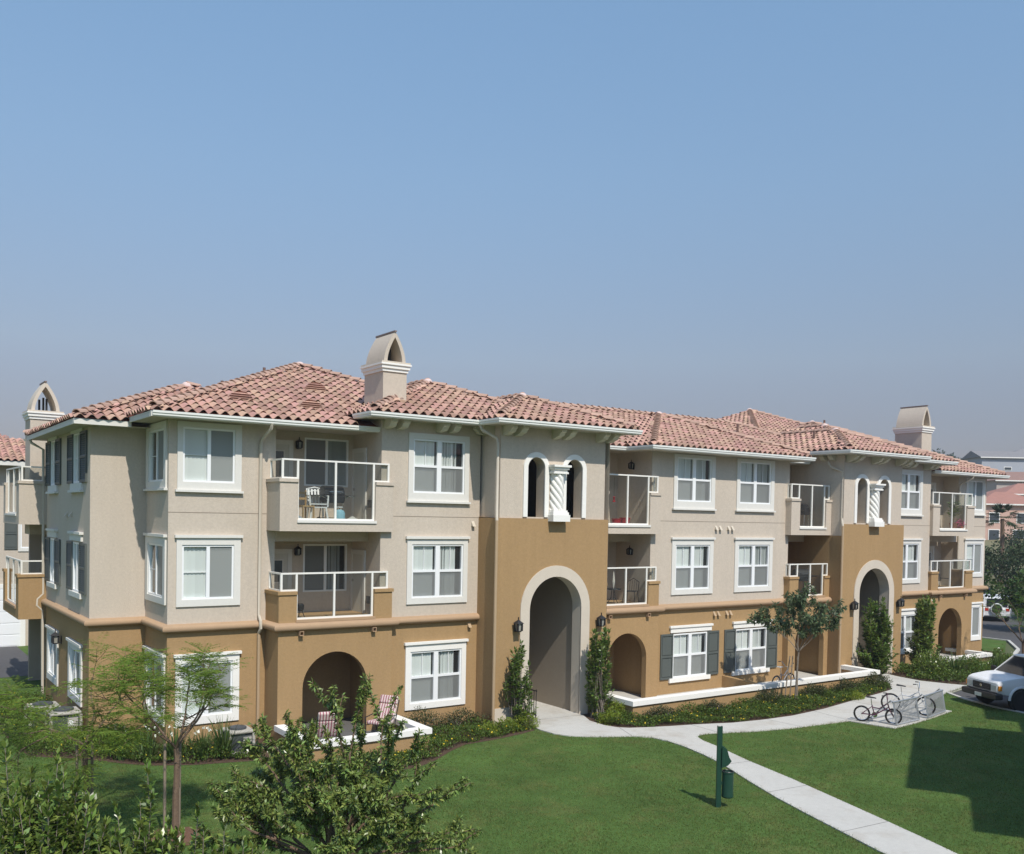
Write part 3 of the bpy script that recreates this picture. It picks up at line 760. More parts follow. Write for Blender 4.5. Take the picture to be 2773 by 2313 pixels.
for i, q in enumerate(RECS):
    fr = FY(q['yb']); key = 'rec%.1f' % q['r0']
    if i == 0:
        for z in (6.68, 3.59): window(fr, key, 5.54, 6.92, z, z + 1.40, 'slider2', None, None, ('gaps' if z > 5 else 'gaps', 'sheet' if z > 5 else 'slats'), blindmat=CURT)
        for z in (5.64, 2.96): 
            door(fr, 4.40, 5.06, z, z + 2.2 if z > 4 else 4.72)
            lantern(fr, 5.33, 7.85 if z > 4 else 4.78, 0.75)
        door(FX(7.09), 1.30, 2.0, 5.66, 7.7, False); door(FX(7.09), 1.30, 2.0, 2.96, 4.7, False)
    elif i == 3:
        for z in (5.64, 2.96): door(fr, 36.5, 37.3, z, 7.78 if z > 4 else 4.75)
    elif i == 1:
        for z in (6.7, 3.6): window(fr, key, 14.9, 16.0, z, z + 1.35, 'slider2', None, None, ('gaps', 'slats'), blindmat=CURT)
        for z in (7.75, 4.75): lantern(FX(17.28), 2.35, z, 0.75)
    else:
        for z in (6.7,): window(fr, key, 24.9, 25.9, z, z + 1.35, 'slider2', None, None, ('gaps', 'slats'), blindmat=CURT)
    recess(q['r0'], q['r1'], q['yb'], Y1 if i in (0,) else (Y3 if i == 2 else (Y2 if i == 3 else YT)), {0: Y2, 1: Y3, 2: YT, 3: Y1}[i], UP, i == 2)
    balcony(q['x0'], q['x1'], q['yf'], q['yl'], q['yr'], q['yb'], 5.40, 5.70, 6.71, 7.335 if i in (0,) else 7.375, q['a'], q['b'], UP, q['posts'], True, i in (0, 2, 3), i in (0, 1, 3))
    balcony(q['x0'], q['x1'], q['yf'], q['yl'], q['yr'], q['yb'], 2.76, 3.02, 3.70, 4.285, q['a'], q['b'], LO, q['posts'], True, i in (0, 2, 3), i in (0, 1, 3))
    # beam under the upper balcony
    MB().box(q['r0'] + .002, q['r1'] - .002, -2.25, -2.05, 5.10, 5.398).build('balcony_beam', UP, AP)
    # ground floor wall with arch
    ac, rr, zs = {0: (5.705, 0.955, 1.145), 1: (16.08, 0.87, 1.20), 2: (25.6, 0.87, 1.20), 3: (36.08, 0.955, 1.145)}[i]
    aw = MB(FY(q['yf'] + 0.01)); lp = arch(ac, rr, -0.36, zs, 20)
    aw.wall([(q['x0'] - .0, -0.36)] + lp + [(q['x1'] + .02, -0.36), (q['x1'] + .02, 2.76), (q['x0'], 2.76)])
    n = len(lp)
    aw.add([(p[0], 0, p[1]) for p in lp] + [(p[0], -0.22, p[1]) for p in lp], [(j, j + 1, n + j + 1, n + j) for j in range(n - 1)])
    aw.M = None; yf = q['yf'] + .01
    if i in (0, 2, 3): aw.quad((q['x0'], yf, -.36), (q['x0'], q['yl'] + .01, -.36), (q['x0'], q['yl'] + .01, 2.76), (q['x0'], yf, 2.76))
    if i in (0, 1, 3): aw.quad((q['x1'] + .02, yf, -.36), (q['x1'] + .02, q['yr'] + .01, -.36), (q['x1'] + .02, q['yr'] + .01, 2.76), (q['x1'] + .02, yf, 2.76))
    aw.build('arcade_wall', LO, AP)
    # scupper drains under the moulding
    for x in ((q['a'] + .1), (q['b'] - .03)):
        sc = MB(FY(q['yf'])); sc.box(x - .06, x - .045, -.0, .12, 2.60, 2.72); sc.box(x + .045, x + .06, 0, .12, 2.60, 2.72); sc.box(x - .045, x + .045, 0, .12, 2.60, 2.615); sc.box(x - .045, x + .045, 0, .12, 2.705, 2.72)
        sc.build('scupper', BELT, AP)
# louvred vents by the storage doors
for z in (6.08, 3.3):
    v = MB(FX(7.09)); v.box(2.25, 2.55, 0.002, .03, z, z + .02); v.box(2.25, 2.55, .002, .03, z + .2, z + .22)
    for k in range(4): v.box(2.25 + k * .093, 2.27 + k * .093, .002, .03, z + .02, z + .2)
    v.build('wall_vent', mat('vent_dark', (0.12, 0.10, 0.08), 0.8), AP)

# ---- belt moulding, control joints
BP = [(-0.01, 2.745), (0.10, 2.745), (0.14, 2.775), (0.155, 2.825), (0.145, 2.875), (0.11, 2.915), (-0.01, 2.955)]
for ln in ([(0, 6.84), (0, 0), (1.44, 0), (1.44, Y1), (4.04, Y1), (4.04, YB), (7.43, YB), (7.43, Y2), (10.39, Y2)],
           [(14.65, YM), (17.48, YM), (17.48, Y3), (24.28, Y3), (24.28, YM), (26.74, YM)],
           [(30.82, Y2), (34.42, Y2), (34.42, YB), (37.85, YB), (37.85, Y1), (40.6, Y1), (40.6, 0)]):
    MB().sweep(ln, BP).build('belt_moulding', BELT, AP, True)
JM = mat('control_joint', (0.26, 0.21, 0.165), 0.9)
for (fr, a, b) in ((f1, 1.44, 4.05), (f2, 7.43, 10.38), (f3, 17.48, 24.28), (f2, 30.83, 34.42), (f1, 37.85, 40.58)):
    MB(fr).box(a, b, -0.005, 0.004, 5.842, 5.858).build('control_joint', JM, AP)

# ---- dryer vents, hooks
def ventbox(fr, u, z, mt):
    m = MB(fr); m.add([(u - .05, 0, z), (u + .05, 0, z), (u + .05, .11, z - .02), (u - .05, .11, z - .02), (u - .05, 0, z + .14), (u + .05, 0, z + .14)],
                      [(0, 1, 2, 3), (4, 5, 2, 3), (0, 3, 4), (1, 5, 2)])
    m.build('vent_hood', mt, AP)
for x in (20.47, 20.68, 21.12, 21.32): ventbox(f3, x, 5.57, SPOUT); ventbox(f3, x, 2.46, SPOUTL)
ventbox(f2, 10.18, 5.60, SPOUT); ventbox(f2, 10.1, 2.55, SPOUTL)
for (y, z) in ((2.5, 5.67), (3.2, 5.67)): ventbox(FX(0), -y, z, SPOUT)

# ---- lanterns by the arches and on the end wall
for x in (11.08, 14.3, 27.38, 30.5): lantern(fT, x, 2.62, 1.0)
lantern(FX(0), -4.05, 1.95, 1.0)

# ---- rest of the shell: rear and right walls so the building is closed
sh = MB()
sh.quad((40.58, Y1, -.36), (40.58, 0, -.36), (40.58, 0, 8.3), (40.58, Y1, 8.3)); sh.quad((40.58, 0, -.36), (42.0, 0, -.36), (42.0, 0, 8.3), (40.58, 0, 8.3))
sh.quad((42.0, 0, -.36), (42.0, 9.4, -.36), (42.0, 9.4, 8.3), (42.0, 0, 8.3)); sh.quad((42.0, 9.4, -.36), (0.9, 9.4, -.36), (0.9, 9.4, 8.3), (42.0, 9.4, 8.3))
sh.quad((0.9, 9.4, -.36), (0.9, 6.84, -.36), (0.9, 6.84, 8.3), (0.9, 9.4, 8.3)); sh.quad((0.9, 6.84, -.36), (0, 6.84, -.36), (0, 6.84, 8.3), (0.9, 6.84, 8.3))
sh.build('rear_wall', UP, AP)

# ================================================================ roof
K = 0.385
SOL = {'S1': (0.84, 13.86, -2.83, 10.2, 8.37), 'SA': (-0.52, 8.0, -0.6, 7.4, 8.25), 'S2': (6.5, 14.4, -3.65, 6.0, 8.72), 'T': (10.0, 15.27, -4.7, 3.5, 8.722),
       'M': (10.0, 32.0, -2.55, 7.0, 8.385), 'S3': (16.75, 25.0, -3.87, 4.5, 8.38), 'T2': (26.2, 31.4, -4.7, 3.5, 8.722), 'S2R': (27.3, 35.24, -3.65, 6.0, 8.72),
       'S1R': (28.2, 41.25, -2.83, 10.2, 8.37), 'RW': (26.9, 38.9, 0.2, 12.2, 9.25), 'SAR': (34.0, 42.5, -0.6, 7.4, 8.25)}
def hgt(s, x, y):
    X0, X1, Ya, Yb, z = SOL[s]
    m = min(x - X0, X1 - x, y - Ya, Yb - y)
    return z + K * m if m >= 0 else -99
def vis(s, x, y, z, eps=0.03):
    return all(hgt(o, x, y) <= z + eps for o in SOL if o != s)
deck = MB(); soff = MB()
for i, (s, (X0, X1, Ya, Yb, z)) in enumerate(SOL.items()):
    hx, hy = (X1 - X0) / 2, (Yb - Ya) / 2; t = min(hx, hy)
    if hx <= hy: r0, r1 = (X0 + t, Ya + t, z + K * t), (X0 + t, Yb - t, z + K * t)
    else: r0, r1 = (X0 + t, Ya + t, z + K * t), (X1 - t, Ya + t, z + K * t)
    A, Bc, Cc, D = (X0, Ya, z), (X1, Ya, z), (X1, Yb, z), (X0, Yb, z)
    if hx <= hy: deck.add([A, Bc, Cc, D, r0, r1], [(0, 1, 4), (1, 2, 5, 4), (2, 3, 5), (3, 0, 4, 5)])
    else: deck.add([A, Bc, Cc, D, r0, r1], [(0, 1, 5, 4), (1, 2, 5), (2, 3, 4, 5), (3, 0, 4)])
    zz = z - 0.13 - 0.003 * i
    if s != 'RW': soff.quad((X0 + .02, Ya + .02, zz), (X1 - .02, Ya + .02, zz), (X1 - .02, Yb - .02, zz), (X0 + .02, Yb - .02, zz))
ROOF = deck.build('roof', DECK, AP)
soff.build('soffit', SOFF, AP)

# one S-tile, shared by all single tiles
TW, TE = 0.282, 0.355
def tile_arrays():
    n = 8; vs = []; fs = []
    xs = [(-0.5 + i / n) * TW for i in range(n + 1)]
    def zz(x): 
        c = math.cos(2 * math.pi * x / TW)
        return 0.062 * (0.5 + 0.5 * c) ** 0.85
    for (y, lift, am) in ((0.40, 0.004, .95), (-0.02, 0.020, 1.75)):
        for x in xs: vs.append((x, y, zz(x) * am + lift))
    for x in xs: vs.append((x, -0.022, zz(x) * 1.75 + 0.004))
    m = n + 1
    for i in range(n): fs.append((i, m + i, m + i + 1, i + 1)); fs.append((m + i, 2 * m + i, 2 * m + i + 1, m + i + 1))
    return np.array(vs), np.array(fs)
TV, TF = tile_arrays()
tile_me = bpy.data.meshes.new('roof_tile'); tile_me.from_pydata(TV.tolist(), [], TF.tolist()); tile_me.materials.append(TILE)
tile_me.polygons.foreach_set('use_smooth', [True] * len(TF))
try: tile_me.set_sharp_from_angle(angle=R(50))
except Exception: pass
nrm = math.sqrt(1 + K * K)
TM = []
for s, (X0, X1, Ya, Yb, z) in SOL.items():
    t = min((X1 - X0) / 2, (Yb - Ya) / 2)
    sides = ['F', 'Lf'] + (['Rt'] if s in ('S2', 'T', 'S3', 'S1') else [])
    for side in sides:
        if side == 'F': L = X1 - X0
        else: L = Yb - Ya
        nu = int(L / TW); nv = int((t * nrm) / TE) + 1
        for iv in range(nv):
            h = (iv * TE + TE * 0.35) / nrm; h0 = iv * TE / nrm - 0.03
            for iu in range(nu + 1):
                u = (iu + 0.5) * TW
                if u > L: continue
                if not (h <= u + 0.1 and h <= L - u + 0.1): continue
                if side == 'F': x, y = X0 + u, Ya + h; ex = Vector((1, 0, 0)); ey = Vector((0, 1, K)) / nrm; p = Vector((x, Ya + h0, z + K * h0))
                elif side == 'Lf': x, y = X0 + h, Yb - u; ex = Vector((0, -1, 0)); ey = Vector((1, 0, K)) / nrm; p = Vector((X0 + h0, y, z + K * h0))
                else: x, y = X1 - h, Ya + u; ex = Vector((0, 1, 0)); ey = Vector((-1, 0, K)) / nrm; p = Vector((X1 - h0, y, z + K * h0))
                if side != 'F' and y > 5.5 and s not in ('SA', 'S1', 'S1R', 'RW'): continue
                if not vis(s, x, y, z + K * h, 0.0): continue
                ez = ex.cross(ey)
                j = random.uniform(-.004, .004)
                ey2 = (ey + ex * random.uniform(-.012, .012)).normalized(); ex2 = ey2.cross(ez)
                p = p + ez * (0.012 + j) + ey * random.uniform(-.008, .008)
                TM.append((p, ex2, ey2, ez))
camp = Vector((-5.25, -27.3, 5.87))
def facing(tm):
    d = tm[0] - camp
    return -(d.normalized().dot(tm[3])) / d.length_squared
TM.sort(key=facing, reverse=True)
roff = OFF[ROOF.name]
for (p, ex, ey, ez) in TM[:300]:
    o = bpy.data.objects.new('roof_tile', tile_me); link(o, ROOF)
    M4 = Matrix((ex, ey, ez)).transposed().to_4x4(); M4.translation = p - roff
    o.matrix_local = M4
rest = TM[300:]
if rest:
    Rm = np.array([[list(a), list(b), list(c)] for (_, a, b, c) in rest])          # rows ex,ey,ez
    Pm = np.array([list(p) for (p, _, _, _) in rest])
    V = np.einsum('vk,nkj->nvj', TV, Rm) + Pm[:, None, :]
    F = TF[None] + (np.arange(len(rest)) * len(TV))[:, None, None]
    o = npobj('roof_tile_field', V.reshape(-1, 3), F.reshape(-1, 4), TILE, ROOF, True); o['kind'] = 'stuff'
    try: o.data.set_sharp_from_angle(angle=R(50))
    except Exception: pass

# hip and ridge caps
def cap_mesh():
    vs = []; fs = []; n = 7; th = R(150)
    for (y, r, up) in ((-0.02, 0.135, 0.045), (0.42, 0.118, 0.0)):
        for i in range(n + 1):
            a = math.pi / 2 - th / 2 + th * i / n
            vs.append((r * math.cos(a), y, r * math.sin(a) + up - 0.055))
    for i in range(n + 1):
        a = math.pi / 2 - th / 2 + th * i / n
        vs.append((0.11 * math.cos(a), -0.022, 0.11 * math.sin(a) + 0.045 - 0.055))
    m = n + 1
    for i in range(n): fs += [(i, i + 1, m + i + 1, m + i), (2 * m + i, 2 * m + i + 1, i + 1, i)]
    me = bpy.data.meshes.new('ridge_tile'); me.from_pydata(vs, [], fs); me.materials.append(RIDGE)
    me.polygons.foreach_set('use_smooth', [True] * len(fs))
    try: me.set_sharp_from_angle(angle=R(50))
    except Exception: pass
    return me
CAPM = cap_mesh()
def caps(s, a, b):
    a, b = Vector(a), Vector(b); d = (b - a); L = d.length; d.normalize()
    up = Vector((0, 0, 1)); ex = d.cross(up).normalized(); ez = ex.cross(d)
    n = int(L / 0.36)
    for i in range(n):
        p = a + d * (i * 0.36)
        q = p + d * 0.2
        if not vis(s, q.x, q.y, q.z, 0.04): continue
        if q.y > 9 : continue
        o = bpy.data.objects.new('ridge_tile', CAPM); link(o, ROOF)
        M4 = Matrix((ex, d, ez)).transposed().to_4x4(); M4.translation = p + ez * (0.085 + random.uniform(-.006, .006)) - roff
        o.matrix_local = M4
def ball(s, p):
    if not vis(s, p[0], p[1], p[2], 0.1): return
    m = MB(); m.lathe([(0, -.05), (.13, -.03), (.17, .03), (.15, .11), (.09, .17), (0, .19)], (p[0], p[1], p[2]), 10); m.build('ridge_end_mortar', MORT, ROOF, True)
for s, (X0, X1, Ya, Yb, z) in SOL.items():
    hx, hy = (X1 - X0) / 2, (Yb - Ya) / 2; t = min(hx, hy)
    z1 = z + K * t
    if hx <= hy: r0, r1, r2 = (X0 + t, Ya + t, z1), (X0 + t, Ya + t, z1), (X0 + t, Yb - t, z1)
    else: r0, r1, r2 = (X0 + t, Ya + t, z1), (X1 - t, Ya + t, z1), None
    caps(s, (X0 + .1, Ya + .1, z + K * .1), r0); caps(s, (X1 - .1, Ya + .1, z + K * .1), r1)
    if hx <= hy: 
        if hy - hx > .4: caps(s, r0, r2)
    else:
        caps(s, r0, r1); caps(s, (X0, Yb, z), r0)
    if s == 'S1': caps(s, (X0, Yb, z), r0)
    ball(s, r0)
# eave boards, gutters and fascias
def gutter(line, z):
    MB().sweep(line, [(-0.03, z - .15), (0.0, z - .15), (0.075, z - .15), (0.105, z - .12), (0.105, z - .085), (0.125, z - .06), (0.125, z - .005), (0.105, z - .005), (0.10, z - .04), (-0.03, z - .06)]).build('gutter', GUT, AP)
    MB().sweep(line, [(-0.05, z - .06), (-0.035, z - .06), (-0.02, z + .04), (-0.05, z + .045)]).build('eave_board', DECK, AP)
gutter([(0.86, -2.83), (7.22, -2.83)], 8.37)
gutter([(6.5, -2.6), (6.5, -3.65), (10.0, -3.65), (10.0, -4.7), (15.27, -4.7), (15.27, -4.4)], 8.72)
gutter([(15.2, -2.55), (16.75, -2.55), (16.75, -3.87), (25.0, -3.87), (25.0, -2.55), (26.5, -2.55)], 8.385)
gutter([(26.2, -2.4), (26.2, -4.7), (31.4, -4.7), (31.4, -3.65), (35.24, -3.65), (35.24, -2.5)], 8.722)
gutter([(34.9, -2.83), (41.25, -2.83), (41.25, -0.5)], 8.37)
MB().sweep([(-.52, 7.4), (-.52, -.6), (0.9, -.6)], [(-.04, 8.10), (0, 8.10), (0, 8.24), (-.04, 8.24)]).build('fascia', FASC, AP)
MB().sweep([(-.52, 7.4), (-.52, -.6), (0.9, -.6)], [(-.06, 8.235), (-.03, 8.235), (-.02, 8.29), (-.06, 8.29)]).build('eave_board', DECK, AP)
MB().sweep([(.84, -.6), (.84, -2.86)], [(-.04, 8.22), (0, 8.22), (0, 8.36), (-.04, 8.36)]).build('fascia', FASC, AP)

# downspouts
def spout(pts, mt, w=.045):
    MB().tube(pts, w, 8).build('downspout', mt, AP, True)
spout([(3.92, -2.9, 8.26), (3.92, -2.86, 8.12), (3.86, -2.35, 7.86), (3.85, -2.29, 7.7), (3.85, -2.29, 3.1), (3.85, -2.42, 2.95), (3.85, -2.44, 2.75), (3.85, -2.3, 2.62)], SPOUT)
spout([(3.85, -2.3, 2.64), (3.85, -2.29, -.25)], SPOUTL)
spout([(9.95, -3.72, 8.6), (10.0, -3.75, 8.45), (10.36, -4.0, 8.2), (10.40, -4.02, 8.05), (10.40, -4.02, 6.1), (10.33, -4.13, 5.9), (10.32, -4.15, 5.75)], SPOUT)
spout([(10.32, -4.15, 5.78), (10.31, -4.15, -.25)], SPOUTL)
spout([(26.5, -3.5, 8.3), (26.55, -3.6, 8.1), (26.76, -4.02, 7.9), (26.76, -4.02, 6.1), (26.66, -4.12, 5.9), (26.66, -4.15, 5.75)], SPOUT)
spout([(26.66, -4.15, 5.78), (26.66, -4.15, -.25)], SPOUTL)
spout([(38.2, -2.9, 8.26), (38.2, -2.86, 8.12), (38.1, -2.35, 7.86), (38.1, -2.29, 7.7), (38.1, -2.29, 3.0)], SPOUT)
spout([(-.5, 6.9, 8.12), (-.45, 6.9, 8.0), (-.1, 6.9, 7.8), (-.08, 6.9, 3.1), (-.25, 6.9, 2.93), (-.27, 6.9, 2.72), (-.1, 6.9, 2.55), (-.08, 6.9, -.2)], SPOUT)

# chimneys
def chimney(x0, x1, y0, y1, zb, zt, zh, along='y'):
    m = MB(); m.box(x0, x1, y0, y1, zb, zt - 0.04)
    o = m.build('chimney', UP, AP)
    c = MB()
    for (e, a, b) in ((.035, zt - .04, zt + .05), (.075, zt + .05, zt + .15), (.11, zt + .15, zt + .20)): c.box(x0 - e, x1 + e, y0 - e, y1 + e, a, b)
    c.build('chimney_cornice', TRIMW, o)
    MB().box(x0 - .085, x1 + .085, y0 - .085, y1 + .085, zt + .201, zt + .255).build('chimney_cap', ARCHT, o)
    # ogival hood: thick shell open at both ends
    z0 = zt + .256; H = zh - z0; hw = (x1 - x0) / 2 - .03; cx = (x0 + x1) / 2
    def og(w, h, n=9):
        pts = []
        for i in range(n + 1):
            t = i / n
            pts.append((-w * (1 - t ** 1.75), h * t))
        return pts
    A = og(hw, H); Bp = og(hw - .11, H - .17)
    outer = [(cx + p[0], z0 + p[1]) for p in A] + [(cx - p[0], z0 + p[1]) for p in A[-2::-1]]
    inner = [(cx + p[0], z0 + p[1]) for p in Bp] + [(cx - p[0], z0 + p[1]) for p in Bp[-2::-1]]
    n = len(outer); h = MB(); ya, yb = y0 + .02, y1 - .02
    vs = [(p[0], ya, p[1]) for p in outer] + [(p[0], ya, p[1]) for p in inner] + [(p[0], yb, p[1]) for p in outer] + [(p[0], yb, p[1]) for p in inner]
    fs = []
    for i in range(n - 1):
        fs += [(i, i + 1, n + i + 1, n + i), (2 * n + i, 2 * n + i + 1, 3 * n + i + 1, 3 * n + i), (i, i + 1, 2 * n + i + 1, 2 * n + i), (n + i, n + i + 1, 3 * n + i + 1, 3 * n + i)]
    h.add(vs, fs).build('chimney_hood', ARCHT if along == 'x' else UP, o)
    MB().box(cx - .035, cx + .035, ya - .03, yb + .03, zh - .02, zh + .025).build('ridge_flashing', mat('flashing', (0.22, 0.17, 0.15), 0.6), o)
    for (dx, dy, hh) in ((-.12, .3, .42), (.02, .38, .5), (.1, .25, .46)):
        MB().tube([(cx + dx, (y0 + y1) / 2 + dy - .3, z0), (cx + dx, (y0 + y1) / 2 + dy - .3, z0 + hh)], .035, 6).build('flue_pipe', IRON, o)
    if along == 'y': MB().quad((x0 + .15, y1 - .25, z0), (x1 - .15, y1 - .25, z0), (x1 - .3, y1 - .25, z0 + .62), (x0 + .3, y1 - .25, z0 + .62)).build('spark_screen', IRON, o)
chimney(7.43, 8.2, -2.4, -1.18, 8.4, 10.1, 11.25)
chimney(34.65, 35.43, -2.4, -1.05, 8.4, 10.13, 11.32)
chimney(-0.28, 0.66, 8.4, 9.5, 5.0, 8.95, 10.2, 'x')

# half round roof vents and pipes
def rvent(x, y, s):
    z = hgt(s, x, y); 
    m = MB(); n = 8; w = .36; hh = .27
    pts = [(x - w * math.cos(math.pi * i / n), z + hh * math.sin(math.pi * i / n) + .06) for i in range(n + 1)]
    d = hh / K + .25
    vs = [(p[0], y, p[1]) for p in pts] + [(p[0], y + (p[1] - z) / K, p[1]) for p in pts]
    N = n + 1
    m.add(vs, [(i, i + 1, N + i + 1, N + i) for i in range(n)] )
    m.add([(x - w - .12, y - .18, z - .01), (x + w + .12, y - .18, z - .01), (x + w + .12, y + .1, z + .1), (x - w - .12, y + .1, z + .1)], [(0, 1, 2, 3)])
    o = m.build('roof_vent', TILE, ROOF)
    v = MB()
    v.add([(p[0], y + .05, p[1]) for p in pts], [tuple(range(N))])
    v.build('vent_mesh', IRON, o) if False else None
    k = MB(); k.add([(p[0], y + .04, p[1]) for p in pts], [tuple(range(N))])
    for j in range(4):
        zz = z + .075 + j * .06; ww = w * math.sqrt(max(0, 1 - ((zz - z - .06) / hh) ** 2)) - .01
        k.add([(x - ww, y - .02, zz), (x + ww, y - .02, zz), (x + ww, y + .03, zz + .035), (x - ww, y + .03, zz + .035)], [(0, 1, 2, 3)])
    k.build('vent_slats', TILE if True else IRON, o)
for (x, y, s) in ((3.55, -1.5, 'S1'), (5.5, -1.75, 'S1'), (6.55, 0.4, 'S1'), (23.3, -.2, 'M'), (25.5, -1.6, 'M'), (21.5, .6, 'M')): rvent(x, y, s)
for (x, y, s, h) in ((6.4, 4.5, 'S1', .35), (4.6, 3.4, 'S1', .3), (14.5, .5, 'M', .25), (16.6, 1.6, 'M', .3), (17.4, 1.6, 'M', .25), (25.8, 0.6, 'M', .45), (27.8, -1.8, 'T2', .4), (29.9, 1.0, 'S2R', .35), (34.0, 2.4, 'S1R', .55)):
    z = max(hgt(q, x, y) for q in SOL); MB().tube([(x, y, z - .1), (x, y, z + h)], .05, 8).build('vent_pipe', mat('pipe_brown', (0.16, 0.10, 0.08), 0.7), ROOF)

# ---- patio walls
def patio(line, zt, closed_left=True):
    b = MB().sweep(line, [(-.09, -.36), (.09, -.36), (.09, zt - .15), (-.09, zt - .15)]).build('patio_wall', LO, AP)
    MB().sweep(line, [(-.15, zt - .15), (.15, zt - .15), (.15, zt), (-.15, zt)]).build('patio_wall_cap', TRIMW, b)
patio([(4.11, YB), (4.11, -5.42), (7.27, -5.42), (7.27, YB)], 0.25)
MB().slab([(4.2, -5.35), (7.2, -5.35), (7.2, -3.2), (7.05, -3.2), (7.05, -1.3), (4.3, -1.3), (4.3, -3.2), (4.2, -3.2)], -.36, -.21).build('patio_floor', mat('patio_slab_dark', (0.13, 0.125, 0.12), 0.85, var=.1, vscale=5), AP)
patio([(14.6, YT), (14.6, -5.52), (26.95, -5.52), (26.95, YT)], 0.29)
MB().slab([(14.7, -5.45), (26.65, -5.45), (26.65, -1.6), (14.7, -1.6)], -.36, -.21).build('patio_floor', CONC, AP)
MB().add([(20.98, Y3, -.3), (21.16, Y3, -.3), (21.16, -5.45, -.3), (20.98, -5.45, -.3), (20.98, Y3, .22), (21.16, Y3, .22), (21.16, -5.45, .14), (20.98, -5.45, .14)],
    [(0, 1, 5, 4), (1, 2, 6, 5), (2, 3, 7, 6), (3, 0, 4, 7), (4, 5, 6, 7)]).build('patio_divider_wall', LO, AP)
patio([(33.0, YB), (30.5, -5.7), (33.9, -5.7), (36.4, -4.4), (38.0, Y1)][0:0] or [(33.9, Y2), (33.9, -4.2), (37.5, -4.2), (37.5, Y1)], 0.08)
MB().slab([(34.0, -4.1), (37.4, -4.1), (37.4, -1.5), (34.0, -1.5)], -.36, -.20).build('patio_floor', CONC, AP)

# ---- rear left balconies on the end of the building (faces left)
def side_balcony(zbot, zsill, zpier, zrail, mt):
    x0, y0, y1, t = -.81, 6.87, 10.6, .2
    a, b = 7.45, 10.1
    m = MB(); m.box(x0, 0.9, y0, y0 + t, zbot, zpier); m.box(x0, x0 + t, y0 + t, y1, zbot, zsill - .07); m.box(x0, x0 + t, y0 + t, a, zsill - .07, zpier); m.box(x0, x0 + t, b, y1, zsill - .07, zpier)
    m.box(x0 + t, 0.9, y0 + t, y1, zbot, zbot + .22)
    o = m.build('balcony', mt, AP)
    e = .035; c = MB().box(x0 - e, 0.88, y0 - e, y0 + t + e, zpier, zpier + .09); c.box(x0 - e, x0 + t + e, y0 + t + e - .001, a, zpier, zpier + .088); c.build('parapet_cap', mt, o)
    MB().box(x0 - e, x0 + t + e, b, y1, zpier, zpier + .088).build('parapet_cap', mt, o)
    xc = x0 + .1; r = .026; ps = [y0 + .1, a + .02, (a + b) / 2, b - .02, y1 - .1]; zc = zpier + .09
    q = MB(); q.box(xc - .03, xc + .03, ps[0] - r, ps[-1] + r, zrail - .045, zrail); q.box(xc + .031, 0.0, ps[0] - r, ps[0] + r, zrail - .045, zrail - .001); q.box(xc + .03, 0, ps[0] - r, ps[0] + r, zc, zc + .04)
    q.box(xc - r, xc + r, a, b, zsill, zsill + .05); q.build('railing', RAIL, o)
    MB().box(x0 - .03, x0 + t + .02, a, b, zsill - .07, zsill).build('balcony_sill', TRIM if mt is UP else BELT, o)
    for y in ps: MB().box(xc - r, xc + r, y - r, y + r, (zsill + .05) if a < y < b else zc, zrail - .046).build('rail_post', RAIL, o)
    for i in range(4):
        z0 = zsill + .05 if a - .05 <= ps[i] and ps[i + 1] <= b + .05 else zc
        MB().quad((xc, ps[i] + r, z0), (xc, ps[i + 1] - r, z0), (xc, ps[i + 1] - r, zrail - .045), (xc, ps[i] + r, zrail - .045)).build('glass_pane', BALGL, o)
    MB().quad((xc + .03, ps[0], zc + .04), (0, ps[0], zc + .04), (0, ps[0], zrail - .045), (xc + .03, ps[0], zrail - .045)).build('glass_pane', BALGL, o)
side_balcony(5.36, 5.70, 6.68, 7.25, UP)
side_balcony(2.28, 2.66, 3.65, 4.19, LO)
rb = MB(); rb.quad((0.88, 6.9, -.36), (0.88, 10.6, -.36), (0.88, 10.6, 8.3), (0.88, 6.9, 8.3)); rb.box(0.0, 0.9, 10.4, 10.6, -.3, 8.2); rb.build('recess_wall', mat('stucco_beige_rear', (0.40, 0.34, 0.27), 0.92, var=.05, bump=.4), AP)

# ================================================================ plants
LEAF = {}
def leafmat(name, col, isl=0.35, hue=0.02, trans=0.3, rough=0.5, spec=0.35):
    return mat(name, col, rough, island=isl, hue=hue, trans=trans, spec=spec)
L_FEATH = leafmat('leaf_feathery', (0.17, 0.25, 0.04), 0.3, 0.025, 0.45, 0.6, 0.2)
L_FEATH2 = leafmat('leaf_feathery_deep', (0.085, 0.17, 0.03), 0.3, 0.02, 0.4, 0.6, 0.2)
L_SHRUB = leafmat('leaf_glossy', (0.15, 0.215, 0.045), 0.55, 0.03, 0.25, 0.32, 0.5)
L_DARK = leafmat('leaf_dark_glossy', (0.18, 0.24, 0.06), 0.55, 0.03, 0.25, 0.3, 0.5)
L_MID = leafmat('leaf_mid', (0.115, 0.18, 0.036), 0.45, 0.03, 0.3, 0.38, 0.45)
L_LIME = leafmat('leaf_lime', (0.20, 0.26, 0.03), 0.3, 0.02, 0.35, 0.5, 0.3)
L_HEDGE = leafmat('leaf_hedge', (0.062, 0.075, 0.028), 0.5, 0.05, 0.2, 0.5, 0.3)
L_COVER = leafmat('leaf_cover', (0.085, 0.135, 0.022), 0.45, 0.03, 0.3, 0.5, 0.3)
L_STRAP = leafmat('leaf_strap', (0.075, 0.125, 0.03), 0.4, 0.03, 0.3, 0.45, 0.35)
L_FAR = leafmat('leaf_far', (0.055, 0.095, 0.025), 0.45, 0.04, 0.3, 0.6, 0.2)
L_FARD = leafmat('leaf_far_dark', (0.035, 0.055, 0.022), 0.45, 0.04, 0.2, 0.7, 0.2)
L_OLIVE = leafmat('leaf_olive', (0.09, 0.13, 0.06), 0.4, 0.03, 0.3, 0.4, 0.4)
